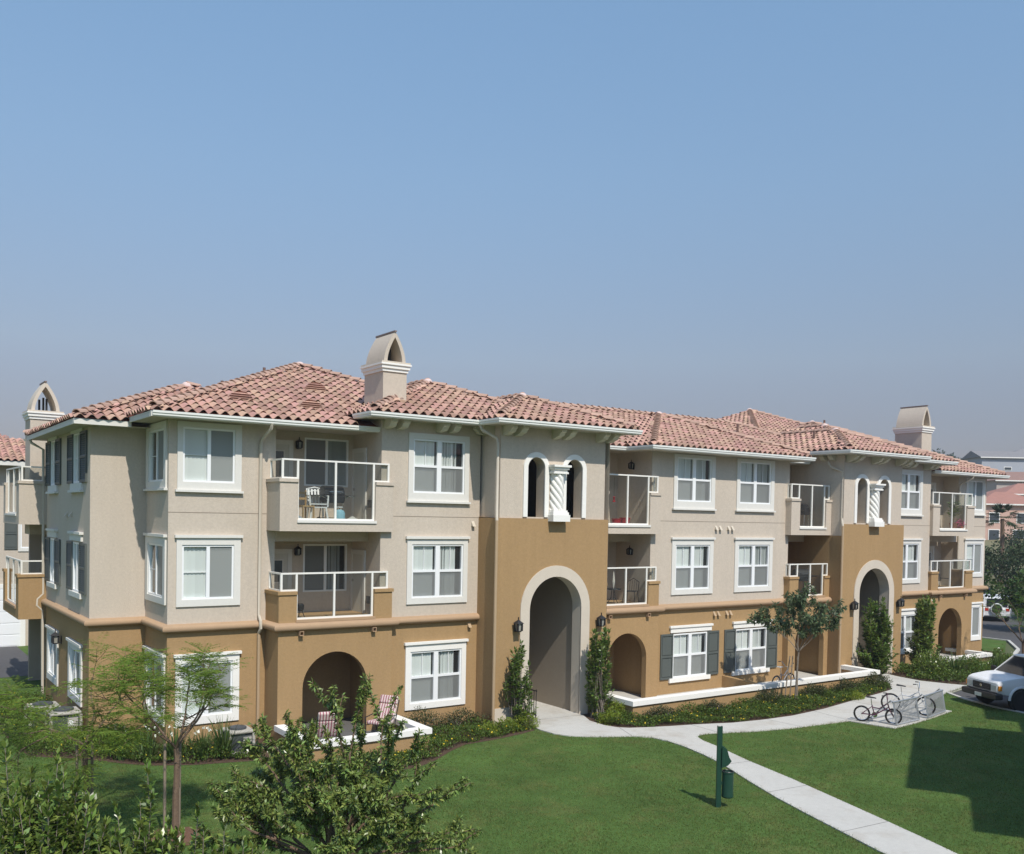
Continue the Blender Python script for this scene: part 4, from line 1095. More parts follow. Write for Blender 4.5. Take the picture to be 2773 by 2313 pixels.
FLY = mat('flower_yellow', (0.80, 0.62, 0.06), 0.7)
FLW = mat('flower_white', (0.82, 0.82, 0.72), 0.7)
FLP = mat('flower_pink', (0.62, 0.10, 0.22), 0.6)

def unit(a): return a / np.maximum(np.linalg.norm(a, axis=-1, keepdims=True), 1e-9)
def leafset(P, D, L, W, rg, fold=0.12, updir=None):
    """one folded quad per leaf at P along D"""
    P = np.asarray(P, float); D = unit(np.asarray(D, float)); n = len(P)
    L = np.broadcast_to(np.asarray(L, float), (n,)) * rg.uniform(.75, 1.2, n); W = np.broadcast_to(np.asarray(W, float), (n,)) * rg.uniform(.8, 1.2, n)
    ref = rg.normal(0, .5, (n, 3)) + np.array([0, 0, 1.0])
    S = unit(np.cross(D, ref)); N = np.cross(S, D)
    L = L[:, None]; W = W[:, None]
    a = P; b = P + D * L * .5 + S * W * .5 + N * W * fold; c = P + D * L - N * L * .12; d = P + D * L * .5 - S * W * .5 + N * W * fold
    V = np.stack([a, b, c, d], 1).reshape(-1, 3)
    F = np.arange(n * 4).reshape(n, 4)
    return V, F
def merge(parts):
    V = []; F = []; o = 0
    for v, f in parts: V.append(v); F.append(f + o); o += len(v)
    return np.concatenate(V), np.concatenate(F)

class Skel:
    """recursive branching; collects tubes and twig segments"""
    def __init__(s, rg): s.mb = MB(); s.tw = []; s.rg = rg
    def limb(s, p, d, L, r, r1, wig=0.1, up=0.0, n=4):
        pts = [Vector(p)]; d = Vector(d).normalized()
        for i in range(n):
            d = (d + Vector(s.rg.normal(0, wig, 3)) + Vector((0, 0, up))).normalized()
            pts.append(pts[-1] + d * (L / n))
        s.mb.tube(pts, [r + (r1 - r) * i / n for i in range(n + 1)], 5 if r < .03 else 8, False)
        return pts, d
    def grow(s, p, d, L, r, depth, kids=(3, 4), spread=.7, ratio=.72, up=.05, wig=.1, twigfrom=0):
        pts, de = s.limb(p, d, L, r, r * .68, wig, up)
        if depth <= twigfrom: s.tw.append((pts, de))
        if depth == 0: return
        k = int(s.rg.integers(kids[0], kids[1] + 1)); ph = s.rg.uniform(0, 6.28)
        a = de.orthogonal().normalized(); b = de.cross(a)
        for i in range(k):
            t = ph + 2 * math.pi * i / k + s.rg.normal(0, .25); sp = spread * s.rg.uniform(.6, 1.25)
            nd = de * math.cos(sp) + (a * math.cos(t) + b * math.sin(t)) * math.sin(sp)
            j = len(pts) - 1 if i < 2 else max(1, len(pts) - 2)
            s.grow(pts[j], nd, L * ratio * s.rg.uniform(.75, 1.15), r * .62, depth - 1, kids, spread, ratio, up, wig, twigfrom)
def twig_leaves(tw, per, L, W, rg, out=.8, start=.1, droop=0.0):
    P = []; D = []
    for pts, de in tw:
        seg = np.array([list(q) for q in pts]); n = len(seg) - 1
        t = rg.uniform(start, 1.0, per) * n; i = np.minimum(t.astype(int), n - 1); fr = (t - i)[:, None]
        p = seg[i] * (1 - fr) + seg[i + 1] * fr; ax = unit(seg[i + 1] - seg[i])
        rd = unit(rg.normal(0, 1, (per, 3)))
        P.append(p); D.append(ax * (1 - out) + rd * out + np.array([0, 0, -droop]))
    return leafset(np.concatenate(P), np.concatenate(D), L, W, rg)
def fronds(tw, per, FL, rg, pairs=9, lw=.014, droop=.5, lift=.35):
    """pinnate fronds on twigs"""
    P = []; D = []; Ls = []
    for pts, de in tw:
        seg = np.array([list(q) for q in pts]); n = len(seg) - 1
        for k in range(per):
            t = rg.uniform(.25, 1.0) * n; i = min(int(t), n - 1); p = seg[i] + (seg[i + 1] - seg[i]) * (t - i)
            az = rg.uniform(0, 6.28); d = np.array([math.cos(az), math.sin(az), lift + rg.normal(0, .2)]) + .4 * unit(seg[i + 1] - seg[i]); d = unit(d)
            L = FL * rg.uniform(.7, 1.2); q = p.copy()
            for j in range(pairs):
                d = unit(d + np.array([0, 0, -droop / pairs])); q = q + d * (L / pairs)
                sd = unit(np.cross(d, [0, 0, 1.0])); w = math.sin(math.pi * (j + 1.2) / (pairs + 1.5))
                for sg in (-1, 1):
                    P.append(q); D.append(sd * sg + d * .5 + np.array([0, 0, -.1])); Ls.append(L * .26 * (0.4 + .6 * w))
    return leafset(np.array(P), np.array(D), np.array(Ls), lw, rg, .05)
def plant(name, label, cat, loc, stems, leaves, lmat, bmat=None, group=None, crown='foliage', stem='stem', extra=()):
    o = thing(name, label, cat, loc, group=group)
    if stems is not None and len(stems.v): stems.build(stem, bmat or BARK, o, True)
    npobj(crown, leaves[0], leaves[1], lmat, o)
    for (nm, vf, mt) in extra: npobj(nm, vf[0], vf[1], mt, o)
    return o

# --- young feathery trees by the left end
def feather_tree(base, label, lean, seed, H=1.75, fork_h=1.0, r=.065, depth=3, per=5, stakes=True, up=.04, group='young feathery lawn trees', lm=None, FL=.36):
    rg = np.random.default_rng(seed); s = Skel(rg)
    b = Vector(base); pts, d = s.limb(b + Vector((0, 0, -.05)), (lean[0], lean[1], 1), H, r, r * .75, .03, .05, 6)
    k = 5
    for i in range(k):
        t = 2 * math.pi * i / k + rg.uniform(-.3, .3); sp = rg.uniform(.5, 1.05)
        nd = Vector((math.cos(t) * math.sin(sp), math.sin(t) * math.sin(sp), math.cos(sp)))
        s.grow(pts[-1], nd, fork_h * rg.uniform(.6, 1.1), r * .42, depth - 1, (2, 3), .6, .72, up, .12, 1)
    lv = fronds(s.tw, per, FL, rg, 9, .016)
    o = plant('feathery_tree', label, 'tree', base, s.mb, lv, lm or L_FEATH, BARK, group, 'crown', 'trunk')
    if stakes:
        for (dx, dy) in ((-.17, .1), (.1, .12)):
            MB().tube([(b.x + dx, b.y + dy, b.z - .05), (b.x + dx * 1.05, b.y + dy, b.z + H * 1.02)], .028, 6).build('tree_stake', WOOD, o)
        MB().torus((b.x - .03, b.y + .06, b.z + H * .82), .13, .008, 2, 12, 4).build('tree_tie', RUBBER, o)
    return o
feather_tree((-0.2, -9.07, G0), 'young feathery tree with two stakes and a bark mulch ring on the lawn', (.02, 0), 5, 1.75, .95, .07, 4, 8, up=.03, FL=.42)
feather_tree((-1.45, -7.5, G0), 'young feathery tree spreading low left of the mulched tree, beside air conditioners', (-.01, 0), 11, 1.6, .95, .06, 4, 9, up=-.07, FL=.44)
feather_tree((37.15, -6.0, G0), 'feathery tree at the far right corner of the building near the patio wall', (.03, 0), 23, 1.1, 1.1, .08, 3, 7, False, lm=L_FEATH2, group=None, FL=.5)
ring = MB()
rp = [(-0.2 + (.62 + .08 * math.sin(3 * a) + .05 * math.cos(7 * a)) * math.cos(a), -9.07 + .62 * (1 + .08 * math.sin(5 * a)) * math.sin(a)) for a in [2 * math.pi * i / 24 for i in range(24)]]
ring.add([(p[0], p[1], G0 + .006) for p in rp] + [(-0.2, -9.07, G0 + .05)], [(i, (i + 1) % 24, 24) for i in range(24)])
o = ring.build('mulch_ring', mat('mulch_red', (0.16, 0.085, 0.055), 1.0, var=.3, vscale=30, bump=1, bscale=60), None); props(o, 'reddish bark mulch ring around the staked feathery tree', 'mulch')

# --- foreground shrubs at the bottom left: upright glossy shoots
def shoot_shrub(name, label, loc, tips, lm, seed, leafL=.085, leafW=.032, zone=.75, per=34, cat='shrub', pitch=.55, flowers=0, group=None, bm=None):
    """tips: list of (x,y,z) shoot ends; each shoot carries spiralled leaves over its top zone"""
    rg = np.random.default_rng(seed); mb = MB(); P = []; D = []
    b = np.array(loc, float)
    for tp in tips:
        tp = np.array(tp, float)
        mid = b * .35 + tp * .65 + np.array([rg.normal(0, .12), rg.normal(0, .12), -.05])
        low = b + np.array([rg.normal(0, .15), rg.normal(0, .15), 0])
        ctrl = [low, b * .7 + tp * .3 + np.append(rg.normal(0, .1, 2), 0), mid, tp]
        ts = np.linspace(0, 1, 7)
        pts = [((1 - t) ** 3 * ctrl[0] + 3 * t * (1 - t) ** 2 * ctrl[1] + 3 * t * t * (1 - t) * ctrl[2] + t ** 3 * ctrl[3]) for t in ts]
        mb.tube(pts, [.016 * (1 - .75 * t) for t in ts], 4, False)
        ends = np.array(pts)
        L = np.linalg.norm(ends[-1] - ends[0]); z = min(.9, zone / L)
        t = 1 - z * rg.uniform(0, 1, per) ** .8
        ti = np.minimum((t * 6).astype(int), 5); fr = (t * 6 - ti)[:, None]
        p = ends[ti] * (1 - fr) + ends[ti + 1] * fr; ax = unit(ends[ti + 1] - ends[ti])
        az = rg.uniform(0, 6.28, per); rd = np.stack([np.cos(az), np.sin(az), np.zeros(per)], 1)
        near = (t > .96)[:, None]
        P.append(p); D.append(np.where(near, ax * 1.0 + rd * .45, ax * .55 + rd * .85 + rg.normal(0, .15, (per, 3))))
    lv = leafset(np.concatenate(P), np.concatenate(D), leafL, leafW, rg)
    ex = []
    if flowers:
        idx = rg.integers(0, len(tips), flowers); fp = np.array(tips)[idx] + rg.normal(0, .05, (flowers, 3))
        pp = []; dd = []
        for q in fp:
            for k in range(7): pp.append(q); dd.append(rg.normal(0, 1, 3) + np.array([0, -.5, .6]))
        ex.append(('flower', leafset(np.array(pp), np.array(dd), .035, .035, rg), FLP))
    return plant(name, label, cat, loc, mb, lv, lm, bm or BARKG, group, 'foliage', 'stem', ex)
def envelope(n, c, rad, rg, top=.6):
    """shoot tips spread through the upper part of an ellipsoid"""
    out = []
    while len(out) < n:
        v = rg.normal(0, 1, 3); v /= np.linalg.norm(v)
        if v[2] < -.35: continue
        k = rg.uniform(.62, 1.08)
        out.append((c[0] + v[0] * rad[0] * k, c[1] + v[1] * rad[1] * k, c[2] + v[2] * rad[2] * k))
    return out
rg0 = np.random.default_rng(41)
t1 = envelope(330, (-3.62, -16.7, 1.95), (.68, .62, 1.2), rg0) + [(-3.95, -16.4, 3.42), (-3.72, -16.55, 3.2), (-3.45, -16.4, 3.28), (-3.3, -16.7, 3.05), (-4.05, -16.6, 3.1), (-3.2, -16.5, 2.9)]
shoot_shrub('glossy_shrub', 'tall glossy leaved shrub filling the bottom left corner', (-3.65, -16.75, G0), t1, L_SHRUB, 1, .1, .042, .6, 62, group=None)
t2 = envelope(260, (-2.78, -17.0, 1.65), (.66, .5, .95), rg0) + [(-2.69, -16.98, 3.22), (-2.66, -17.05, 2.95), (-2.74, -16.92, 2.8), (-2.95, -16.8, 2.75), (-2.5, -17.1, 2.6)]
shoot_shrub('glossy_shrub', 'glossy shrub in front of the staked tree with one tall spire and a pink flower', (-2.75, -17.0, G0), t2, L_SHRUB, 2, .095, .04, .55, 62, flowers=2)
t3 = envelope(220, (-1.95, -17.45, 1.4), (.7, .45, .9), rg0) + [(-2.24, -17.3, 2.78), (-2.2, -17.35, 2.55), (-2.0, -17.4, 2.6), (-1.85, -17.6, 2.45), (-1.6, -17.5, 2.3)]
shoot_shrub('glossy_shrub', 'low glossy shrub at the bottom edge with a leaning shoot, left of the dark tree', (-1.95, -17.45, G0), t3, L_SHRUB, 3, .095, .04, .5, 62)

# --- dark small tree in the foreground
def dark_tree():
    rg = np.random.default_rng(77); s = Skel(rg); b = Vector((-0.15, -16.35, G0))
    pts, d = s.limb(b, (0, 0, 1), 1.75, .07, .05, .04, .05, 5)
    for i in range(7):
        t = 2 * math.pi * i / 7 + rg.uniform(-.25, .25); sp = rg.uniform(.35, 1.3)
        s.grow(pts[-1 if i % 2 else -2], Vector((math.cos(t) * math.sin(sp), math.sin(t) * math.sin(sp), math.cos(sp))), .8 * rg.uniform(.8, 1.15), .03, 3, (2, 4), .65, .68, .015, .14, 1)
    # tall right-hand leader, left leader, long low right branches
    for (dx, dy, dz, L) in ((.5, -.35, 1.15, 1.85), (.62, -.42, 1.35, 2.0), (.42, -.3, 1.2, 1.7), (-.35, .25, 1.1, 1.75), (-.5, .32, .95, 1.75), (-.6, .4, .7, 1.6), (1.0, -.7, .38, 1.6), (1.0, -.72, .12, 1.65), (.9, -.6, .62, 1.6), (-.9, .6, .4, 1.5), (.3, .2, 1, 1.4)):
        s.grow(pts[-1], Vector((dx, dy, dz)), L * .6, .026, 2, (2, 3), .38, .62, .02, .1, 2)
    lv = twig_leaves(s.tw, 105, .082, .027, rg, .75, 0.0, .15)
    return plant('small_tree', 'dark green small tree in the foreground at the bottom centre, covering the patio corner', 'tree', (-0.15, -16.35, G0), s.mb, lv, L_DARK, BARK, None, 'crown', 'trunk')
dark_tree()

# --- upright shrubs beside the arches
def upright(name, label, base, H, rad, seed, lm=L_MID, n=26, leafL=.14, leafW=.052, per=60, group='upright shrubs beside the archways', stems=4):
    rg = np.random.default_rng(seed); tips = []
    for i in range(n):
        k = i / n; z = H * (.22 + .78 * rg.uniform(0, 1)); r = rad * (1.0 - .62 * (z / H)) * rg.uniform(.5, 1.15); a = rg.uniform(0, 6.28)
        tips.append((base[0] + r * math.cos(a), base[1] + r * math.sin(a) * .8, G0 + z))
    for i in range(stems): tips.append((base[0] + rg.normal(0, rad * .35), base[1] + rg.normal(0, rad * .2), G0 + H * rg.uniform(.88, 1.03)))
    return shoot_shrub(name, label, (base[0], base[1], G0), tips, lm, seed, leafL, leafW, H * .26, per, 'shrub', group=group)
upright('upright_shrub', 'slender upright shrub left of the near archway, sparse and two topped', (10.95, -4.5), 2.5, .62, 31, n=34, per=52)
upright('upright_shrub', 'dense upright shrub right of the near archway under the lantern', (13.85, -4.75), 2.75, .62, 32, n=48, per=70)
upright('upright_shrub', 'upright shrub left side of the far archway behind the low wall', (28.35, -4.65), 3.15, 1.05, 33, n=70, leafL=.18, leafW=.07, per=70)
upright('upright_shrub', 'upright shrub right of the far archway in front of a ground floor window', (32.0, -4.4), 3.1, .95, 34, n=64, leafL=.18, leafW=.07, per=70, lm=L_SHRUB)

# --- staked young tree behind the low wall
def staked():
    rg = np.random.default_rng(53); s = Skel(rg); b = Vector((21.32, -6.3, G0))
    pts, d = s.limb(b, (.03, 0, 1), 1.75, .035, .028, .03, .05, 5)
    for i in range(6):
        t = 2 * math.pi * i / 6 + rg.uniform(-.3, .3); sp = rg.uniform(.45, 1.0)
        s.grow(pts[-1], Vector((math.cos(t) * math.sin(sp) * 1.1 + .12, math.sin(t) * math.sin(sp), math.cos(sp))), 1.15 * rg.uniform(.75, 1.2), .016, 2, (2, 4), .65, .72, .03, .12, 1)
    lv = twig_leaves(s.tw, 46, .19, .062, rg, .7, .15, .35)
    o = plant('staked_tree', 'young tree held by three stakes in front of the shuttered window and low wall', 'tree', tuple(b), s.mb, lv, L_OLIVE, BARKG, None, 'crown', 'trunk')
    for (dx, dy) in ((-.2, .3), (.02, .25), (.06, -.05)):
        MB().tube([(b.x + dx, b.y + dy, b.z - .05), (b.x + dx * .5, b.y + dy * .6, b.z + 1.6)], .022, 6).build('tree_stake', WOOD, o)
staked()

# --- mounds, hedges
def mound(name, label, c, rad, lm, seed, n=1500, L=.05, W=.03, group=None, flowers=None, cat='shrub'):
    rg = np.random.default_rng(seed)
    v = unit(rg.normal(0, 1, (n, 3))); v[:, 2] = np.abs(v[:, 2])
    lump = 1 + .16 * np.sin(v[:, 0] * 7 + seed) * np.cos(v[:, 1] * 6 + seed * 2) + .1 * np.sin(v[:, 2] * 9 + v[:, 0] * 5)
    k = (rg.uniform(.55, 1.06, n) * lump)[:, None]
    P = np.array([c[0], c[1], G0]) + v * np.array(rad) * k
    lv = leafset(P, v + rg.normal(0, .7, (n, 3)) + np.array([0, 0, .4]), L, W, rg)
    s = MB()
    for i in range(7):
        a = rg.uniform(0, 6.28); s.tube([(c[0], c[1], G0 - .02), (c[0] + math.cos(a) * rad[0] * .6, c[1] + math.sin(a) * rad[1] * .6, G0 + rad[2] * .6)], .012, 4, False)
    ex = []
    if flowers:
        m = flowers[0]; w = unit(rg.normal(0, 1, (m, 3))); w[:, 2] = np.abs(w[:, 2]) + .2; Pf = np.repeat(np.array([c[0], c[1], G0]) + w * np.array(rad) * 1.05, 5, 0)
        ex.append(('flowers', leafset(Pf, rg.normal(0, 1, (m * 5, 3)) + np.array([0, -.3, .5]), .03, .03, rg), flowers[1]))
    return plant(name, label, cat, (c[0], c[1], G0), s, lv, lm, BARKG, group, extra=ex)
mound('hedge_shrub', 'dull reddish green hedge shrub right of the near patio below the window', (8.1, -3.75), (.75, .45, .62), L_HEDGE, 61, 2600, .05, .028)
mound('hedge_shrub', 'dull green hedge shrub between the near patio hedge and the tower', (9.45, -3.8), (.8, .45, .5), L_HEDGE, 62, 2600, .05, .028)
mound('lime_mound', 'lime green mound plant at the path edge by the near tower', (11.0, -4.85), (.42, .3, .45), L_LIME, 63, 1300)
mound('lime_mound', 'yellow green mound plant left of the one at the tower path', (10.2, -4.95), (.42, .3, .38), L_LIME, 64, 1300)
mound('lime_mound', 'smaller yellow green mound plant third from the tower path', (9.6, -5.0), (.35, .28, .32), L_LIME, 65, 1000)
mound('lime_mound', 'bright lime mound plant right of the near archway', (14.25, -5.15), (.38, .32, .52), L_LIME, 66, 1300)
mound('lime_mound', 'yellow green mound plant at the path bend in front of the lime mound', (13.65, -5.6), (.42, .32, .36), L_LIME, 67, 1200)
mound('hedge_shrub', 'dark hedge shrub at the left corner of the low white capped wall', (15.3, -6.0), (.8, .35, .4), L_HEDGE, 68, 2400, .05, .028)
mound('hedge_shrub', 'dark hedge shrub below the low wall left of centre', (17.5, -6.05), (.6, .35, .4), L_HEDGE, 69, 1600, .05, .028)
mound('hedge_shrub', 'dark hedge shrub below the low wall at the staked tree', (20.2, -6.05), (.9, .38, .45), L_HEDGE, 70, 2400, .05, .028)
mound('hedge_shrub', 'hedge shrub right of the staked tree below the low wall', (22.7, -6.05), (.8, .4, .45), L_HEDGE, 71, 2400, .055, .03)
mound('hedge_shrub', 'hedge shrub near the right end of the low wall', (24.6, -6.0), (.9, .4, .45), L_HEDGE, 72, 2600, .055, .03)
mound('hedge_shrub', 'hedge shrub at the right end of the low wall by the path', (26.4, -5.95), (.85, .45, .5), L_HEDGE, 73, 2600, .055, .03)
mound('lime_mound', 'lime mound plant in the bed beneath the low wall by the staked tree', (23.7, -7.0), (.5, .22, .26), L_LIME, 74, 1000)
mound('green_shrub', 'rounded green shrub right of the far archway beside the path', (31.2, -5.2), (.9, .7, .95), L_SHRUB, 75, 3000, .09, .045)
mound('green_shrub', 'rounded green shrub under the far patio wall right of the far archway', (33.0, -5.9), (1.0, .6, .7), L_MID, 76, 2600, .09, .045)
mound('green_shrub', 'low green shrub with white flowers beside the white truck', (35.8, -5.9), (1.2, .5, .6), L_MID, 77, 2600, .09, .045, None, (14, FLW))
mound('dark_bush', 'dark bush beside the garage wall at the left edge', (-2.6, 9.5), (.9, .9, 1.5), L_FARD, 78, 2200, .12, .07)

def straps(name, label, c, seed, n=70, L=.85, w=.026, flowers=0, group='strap leaved clumps in the left bed'):
    rg = np.random.default_rng(seed); V = []; F = []; o = 0
    for i in range(n):
        az = rg.uniform(0, 6.28); sp = rg.uniform(.05, .75); l = L * rg.uniform(.6, 1.15); d = np.array([math.cos(az) * math.sin(sp), math.sin(az) * math.sin(sp), math.cos(sp)])
        p = np.array([c[0] + rg.normal(0, .09), c[1] + rg.normal(0, .09), G0]); sd = unit(np.cross(d, [0, 0, 1.0]) + 1e-6); k = 5; vs = []
        for j in range(k + 1):
            ww = w * (1 - (j / k) ** 2.2) + .002; vs += [p - sd * ww * .5, p + sd * ww * .5]
            d = unit(d + np.array([0, 0, -.28 * j / k * (1 + sp)])); p = p + d * l / k
        V.append(np.array(vs)); F.append(np.array([(2 * j, 2 * j + 1, 2 * j + 3, 2 * j + 2) for j in range(k)]) + o); o += len(vs)
    ex = []
    if flowers:
        pp = []; dd = []
        for i in range(flowers):
            q = np.array([c[0] + rg.normal(0, .3), c[1] + rg.normal(0, .3), G0 + L * rg.uniform(.75, 1.05)])
            for kk in range(6): pp.append(q); dd.append(rg.normal(0, 1, 3) + np.array([0, -.6, .5]))
        ex.append(('flowers', leafset(np.array(pp), np.array(dd), .06, .05, rg), FLW))
    return plant(name, label, 'plant', (c[0], c[1], G0), None, (np.concatenate(V), np.concatenate(F)), L_STRAP, None, group, extra=ex)
for i, (x, y, n, L, fl, lab) in enumerate(((0.25, -2.6, 70, .8, 5, 'strap leaved clump with a few white flowers nearest the building corner'), (0.75, -3.1, 80, .85, 8, 'strap leaved clump with white flowers, second from the building corner'),
        (1.35, -3.35, 80, .9, 9, 'white flowering strap leaved clump under the bay window, left half'), (1.95, -3.6, 80, .85, 7, 'white flowering strap leaved clump under the bay window, right half'),
        (2.45, -3.75, 110, 1.05, 0, 'tall strap leaved clump without flowers left of the patio'), (31.9, -5.9, 90, 1.1, 0, 'strap leaved clump beside the far path right of the arch'), (34.4, -6.3, 80, 1.0, 2, 'strap leaved clump in front of the far patio wall'))):
    straps('strap_plant', lab, (x, y), 90 + i, n, L, .03, fl, 'strap leaved clumps in the left bed' if i < 5 else 'strap leaved clumps by the far path')

# --- ground cover with yellow flowers (nobody could count it)
def inpoly(P, poly):
    x, y = P[:, 0], P[:, 1]; ins = np.zeros(len(P), bool); n = len(poly)
    for i in range(n):
        x0, y0 = poly[i]; x1, y1 = poly[(i + 1) % n]
        c = ((y0 > y) != (y1 > y)) & (x < (x1 - x0) * (y - y0) / (y1 - y0 + 1e-12) + x0); ins ^= c
    return ins
def cover(label, poly, n, seed, L=.05, h=.2, fl=120, avoid=()):
    rg = np.random.default_rng(seed); q = np.array(poly); lo, hi = q.min(0), q.max(0)
    P = rg.uniform(lo, hi, (n, 2)); P = P[inpoly(P, poly)]
    for (x0, x1, y0, y1) in avoid: P = P[~((P[:, 0] > x0) & (P[:, 0] < x1) & (P[:, 1] > y0) & (P[:, 1] < y1))]
    m = len(P)
    hh = h * (.45 + .35 * np.sin(P[:, 0] * 2.1 + 1) * np.cos(P[:, 1] * 2.7) + .35 * np.sin(P[:, 0] * 5.3 + P[:, 1] * 4.1)) * rg.uniform(.3, 1.2, m)
    P3 = np.column_stack([P, G0 + .01 + np.maximum(hh, 0.01)])
    V, F = leafset(P3, rg.normal(0, .6, (m, 3)) + np.array([0, 0, .7]), L, L * .55, rg)
    o = npobj('ground_cover', V, F, L_COVER, None); props(o, label, 'ground cover', None, 'stuff')
    idx = rg.choice(m, min(fl, m), False); c = np.repeat(P3[idx] + np.array([0, 0, .05]), 6, 0)
    V, F = leafset(c, rg.normal(0, .8, (len(c), 3)) + np.array([0, -.4, .8]), .034, .034, rg)
    o = npobj('ground_cover_flowers', V, F, FLY, None); props(o, 'yellow flowers dotted through ' + label, 'flowers', None, 'stuff')
PW = (3.5, 7.15, -6.4, -1.0)
cover('leafy ground cover in the bed left of the building', [(-1.8, 6.8), (-1.8, .8), (-1.71, -.18), (-1.6, -1.2), (-.5, -2.1), (.2, -3.0), (.7, -3.5), (1.6, -4.0), (3.3, -4.4), (3.4, -2.4), (1.3, -2.4), (1.3, -.1), (-.1, -.1), (-.1, 6.8)], 60000, 1, .07, .34, 170)
cover('leafy ground cover in front of the near patio and hedge', [(3.3, -4.6), (3.4, -6.4), (4.4, -7.05), (5.8, -7.0), (6.88, -6.6), (7.68, -6.0), (8.41, -5.6), (9.31, -5.5), (10.16, -5.35), (11.05, -5.1), (10.9, -4.3), (7.45, -4.1), (7.45, -5.6), (3.95, -5.6), (3.95, -4.6)], 34000, 2, .06, .3, 110)
cover('leafy ground cover between the path and the low wall', [(13.35, -5.2), (13.3, -5.78), (13.5, -6.15), (14.24, -6.6), (14.93, -6.8), (15.68, -7.0), (16.88, -7.42), (18.07, -7.6), (19.4, -7.66), (21.22, -7.46), (23.56, -7.0), (25.5, -6.66), (26.6, -6.4), (27.6, -5.6), (27.1, -5.5), (26.9, -5.7), (14.5, -5.7), (14.5, -4.6), (13.7, -4.6)], 75000, 3, .06, .27, 220)
cover('leafy ground cover in the bed right of the far archway', [(29.9, -4.3), (29.6, -5.9), (29.9, -6.7), (30.3, -7.2), (34, -6.4), (38, -4.55), (40.8, -3.2), (38.2, -3.4), (38.2, -5.3), (34.2, -5.4), (34.2, -3.6)], 26000, 4, .09, .4, 30)

# --- mown grass blades over the near lawn (stuff)
def grass(n, seed):
    rg = np.random.default_rng(seed)
    d = 17.0 + 21 * rg.uniform(0, 1, n) ** 1.15; a = math.radians(34.85) + rg.uniform(-.52, .55, n)
    P = np.column_stack([-5.25 + d * np.sin(a), -27.3 + d * np.cos(a)])
    lawn = [(-12, -24), (27, -24), (26.5, -10.5), (27.2, -8.9), (27.8, -8.0), (24.7, -8.9), (13, -4), (-12, 6)]
    P = P[inpoly(P, lawn)]
    for poly in (PATH, BED1, BED2): P = P[~inpoly(P, poly)]
    P = P[~((P[:, 0] > 3.5) & (P[:, 0] < 7.2) & (P[:, 1] > -6.4))]
    P = P[P[:, 1] < -1]
    m = len(P); k = 3
    pch = .5 + .5 * np.sin(P[:, 0] * 1.3 + 2 * np.sin(P[:, 1] * .7)) * np.cos(P[:, 1] * 1.1 + P[:, 0] * .4)
    P3 = np.repeat(np.column_stack([P, np.full(m, G0 - .004)]), k, 0) + np.column_stack([rg.normal(0, .012, (m * k, 2)), np.zeros(m * k)])
    h = np.repeat(.026 + .014 * pch, k) * rg.uniform(.6, 1.25, m * k)
    az = rg.uniform(0, 6.28, m * k); w = .004 + .0035 * rg.uniform(0, 1, m * k)
    sd = np.column_stack([np.cos(az), np.sin(az), np.zeros(m * k)]) * w[:, None]
    tip = P3 + np.column_stack([rg.normal(0, .014, (m * k, 2)), h])
    V = np.stack([P3 - sd, P3 + sd, tip], 1).reshape(-1, 3)
    F = np.arange(len(V)).reshape(-1, 3)
    o = npobj('grass_blades', V, F, mat('grass_blade', (0.125, 0.180, 0.046), .6, island=.4, hue=.03, trans=.3, spec=.2, big=.2, bigscale=.5, patch=((.21, .20, .07), 1.4, .48, .72, .75)), None)
    props(o, 'short mown grass blades covering the lawn', 'grass', None, 'stuff')
grass(230000, 9)
def edge_grass(seed):
    """longer blades leaning over the path edges"""
    rg = np.random.default_rng(seed); pts = []
    for i in range(1, len(PATH) - 1):
        a, b = np.array(PATH[i]), np.array(PATH[i + 1]); L = np.linalg.norm(b - a)
        if a[1] > -6.6 and a[0] < 14.2: continue
        if i > 52 : break
        for k in range(int(L * 110)): pts.append(a + (b - a) * rg.uniform() + rg.normal(0, .025, 2))
    P = np.array(pts); m = len(P); P3 = np.column_stack([P, np.full(m, -.31)]); az = rg.uniform(0, 6.28, m)
    sd = np.column_stack([np.cos(az), np.sin(az), np.zeros(m)]) * .006; tip = P3 + np.column_stack([rg.normal(0, .03, (m, 2)), rg.uniform(.04, .085, m)])
    V = np.stack([P3 - sd, P3 + sd, tip], 1).reshape(-1, 3)
    o = npobj('edge_grass', V, np.arange(len(V)).reshape(-1, 3), MATS['grass_blade'], None); props(o, 'ragged grass fringe along the path edges', 'grass', None, 'stuff')
edge_grass(4)

# ================================================================ objects
def bevel(o, w=.01, seg=2):
    m = o.modifiers.new('bevel', 'BEVEL'); m.width = w; m.segments = seg; m.limit_method = 'ANGLE'; m.angle_limit = R(40); return o
GREENP = mat('dark_green_paint', (0.012, 0.05, 0.032), 0.45, var=.06, spec=.4)

# --- pet waste station on the lawn
t = thing('waste_station', 'dark green post with bag dispenser and litter bin on the lawn beside the path', 'waste station', (10.14, -13.19, G0), R(-34.85), local=True)
p = MB(); p.box(-.055, -.04, -.03, .05, -.1, 1.76); p.box(.035, .05, -.03, .05, -.1, 1.76); p.box(-.04, .035, -.03, -.015, -.1, 1.76)
p.build('post', GREENP, t)
d = MB(); pr = [(.05, .88), (.17, .93), (.24, 1.02), (.19, 1.1), (.14, 1.27), (.05, 1.33)]
d.add([(x, -.07, z) for x, z in pr] + [(x, .07, z) for x, z in pr], [(i, (i + 1) % 6, 6 + (i + 1) % 6, 6 + i) for i in range(6)] + [tuple(range(6)), tuple(range(11, 5, -1))])
bevel(d.build('bag_dispenser', GREENP, t), .008)
b = MB(); b.lathe([(.115, .22), (.128, .24), (.128, .26), (.122, .3), (.122, .74), (.13, .75), (.13, .78), (.118, .785), (.112, .77), (.108, .3), (0, .29)], (.19, 0, 0), 18)
bn = b.build('litter_bin', GREENP, t, True)
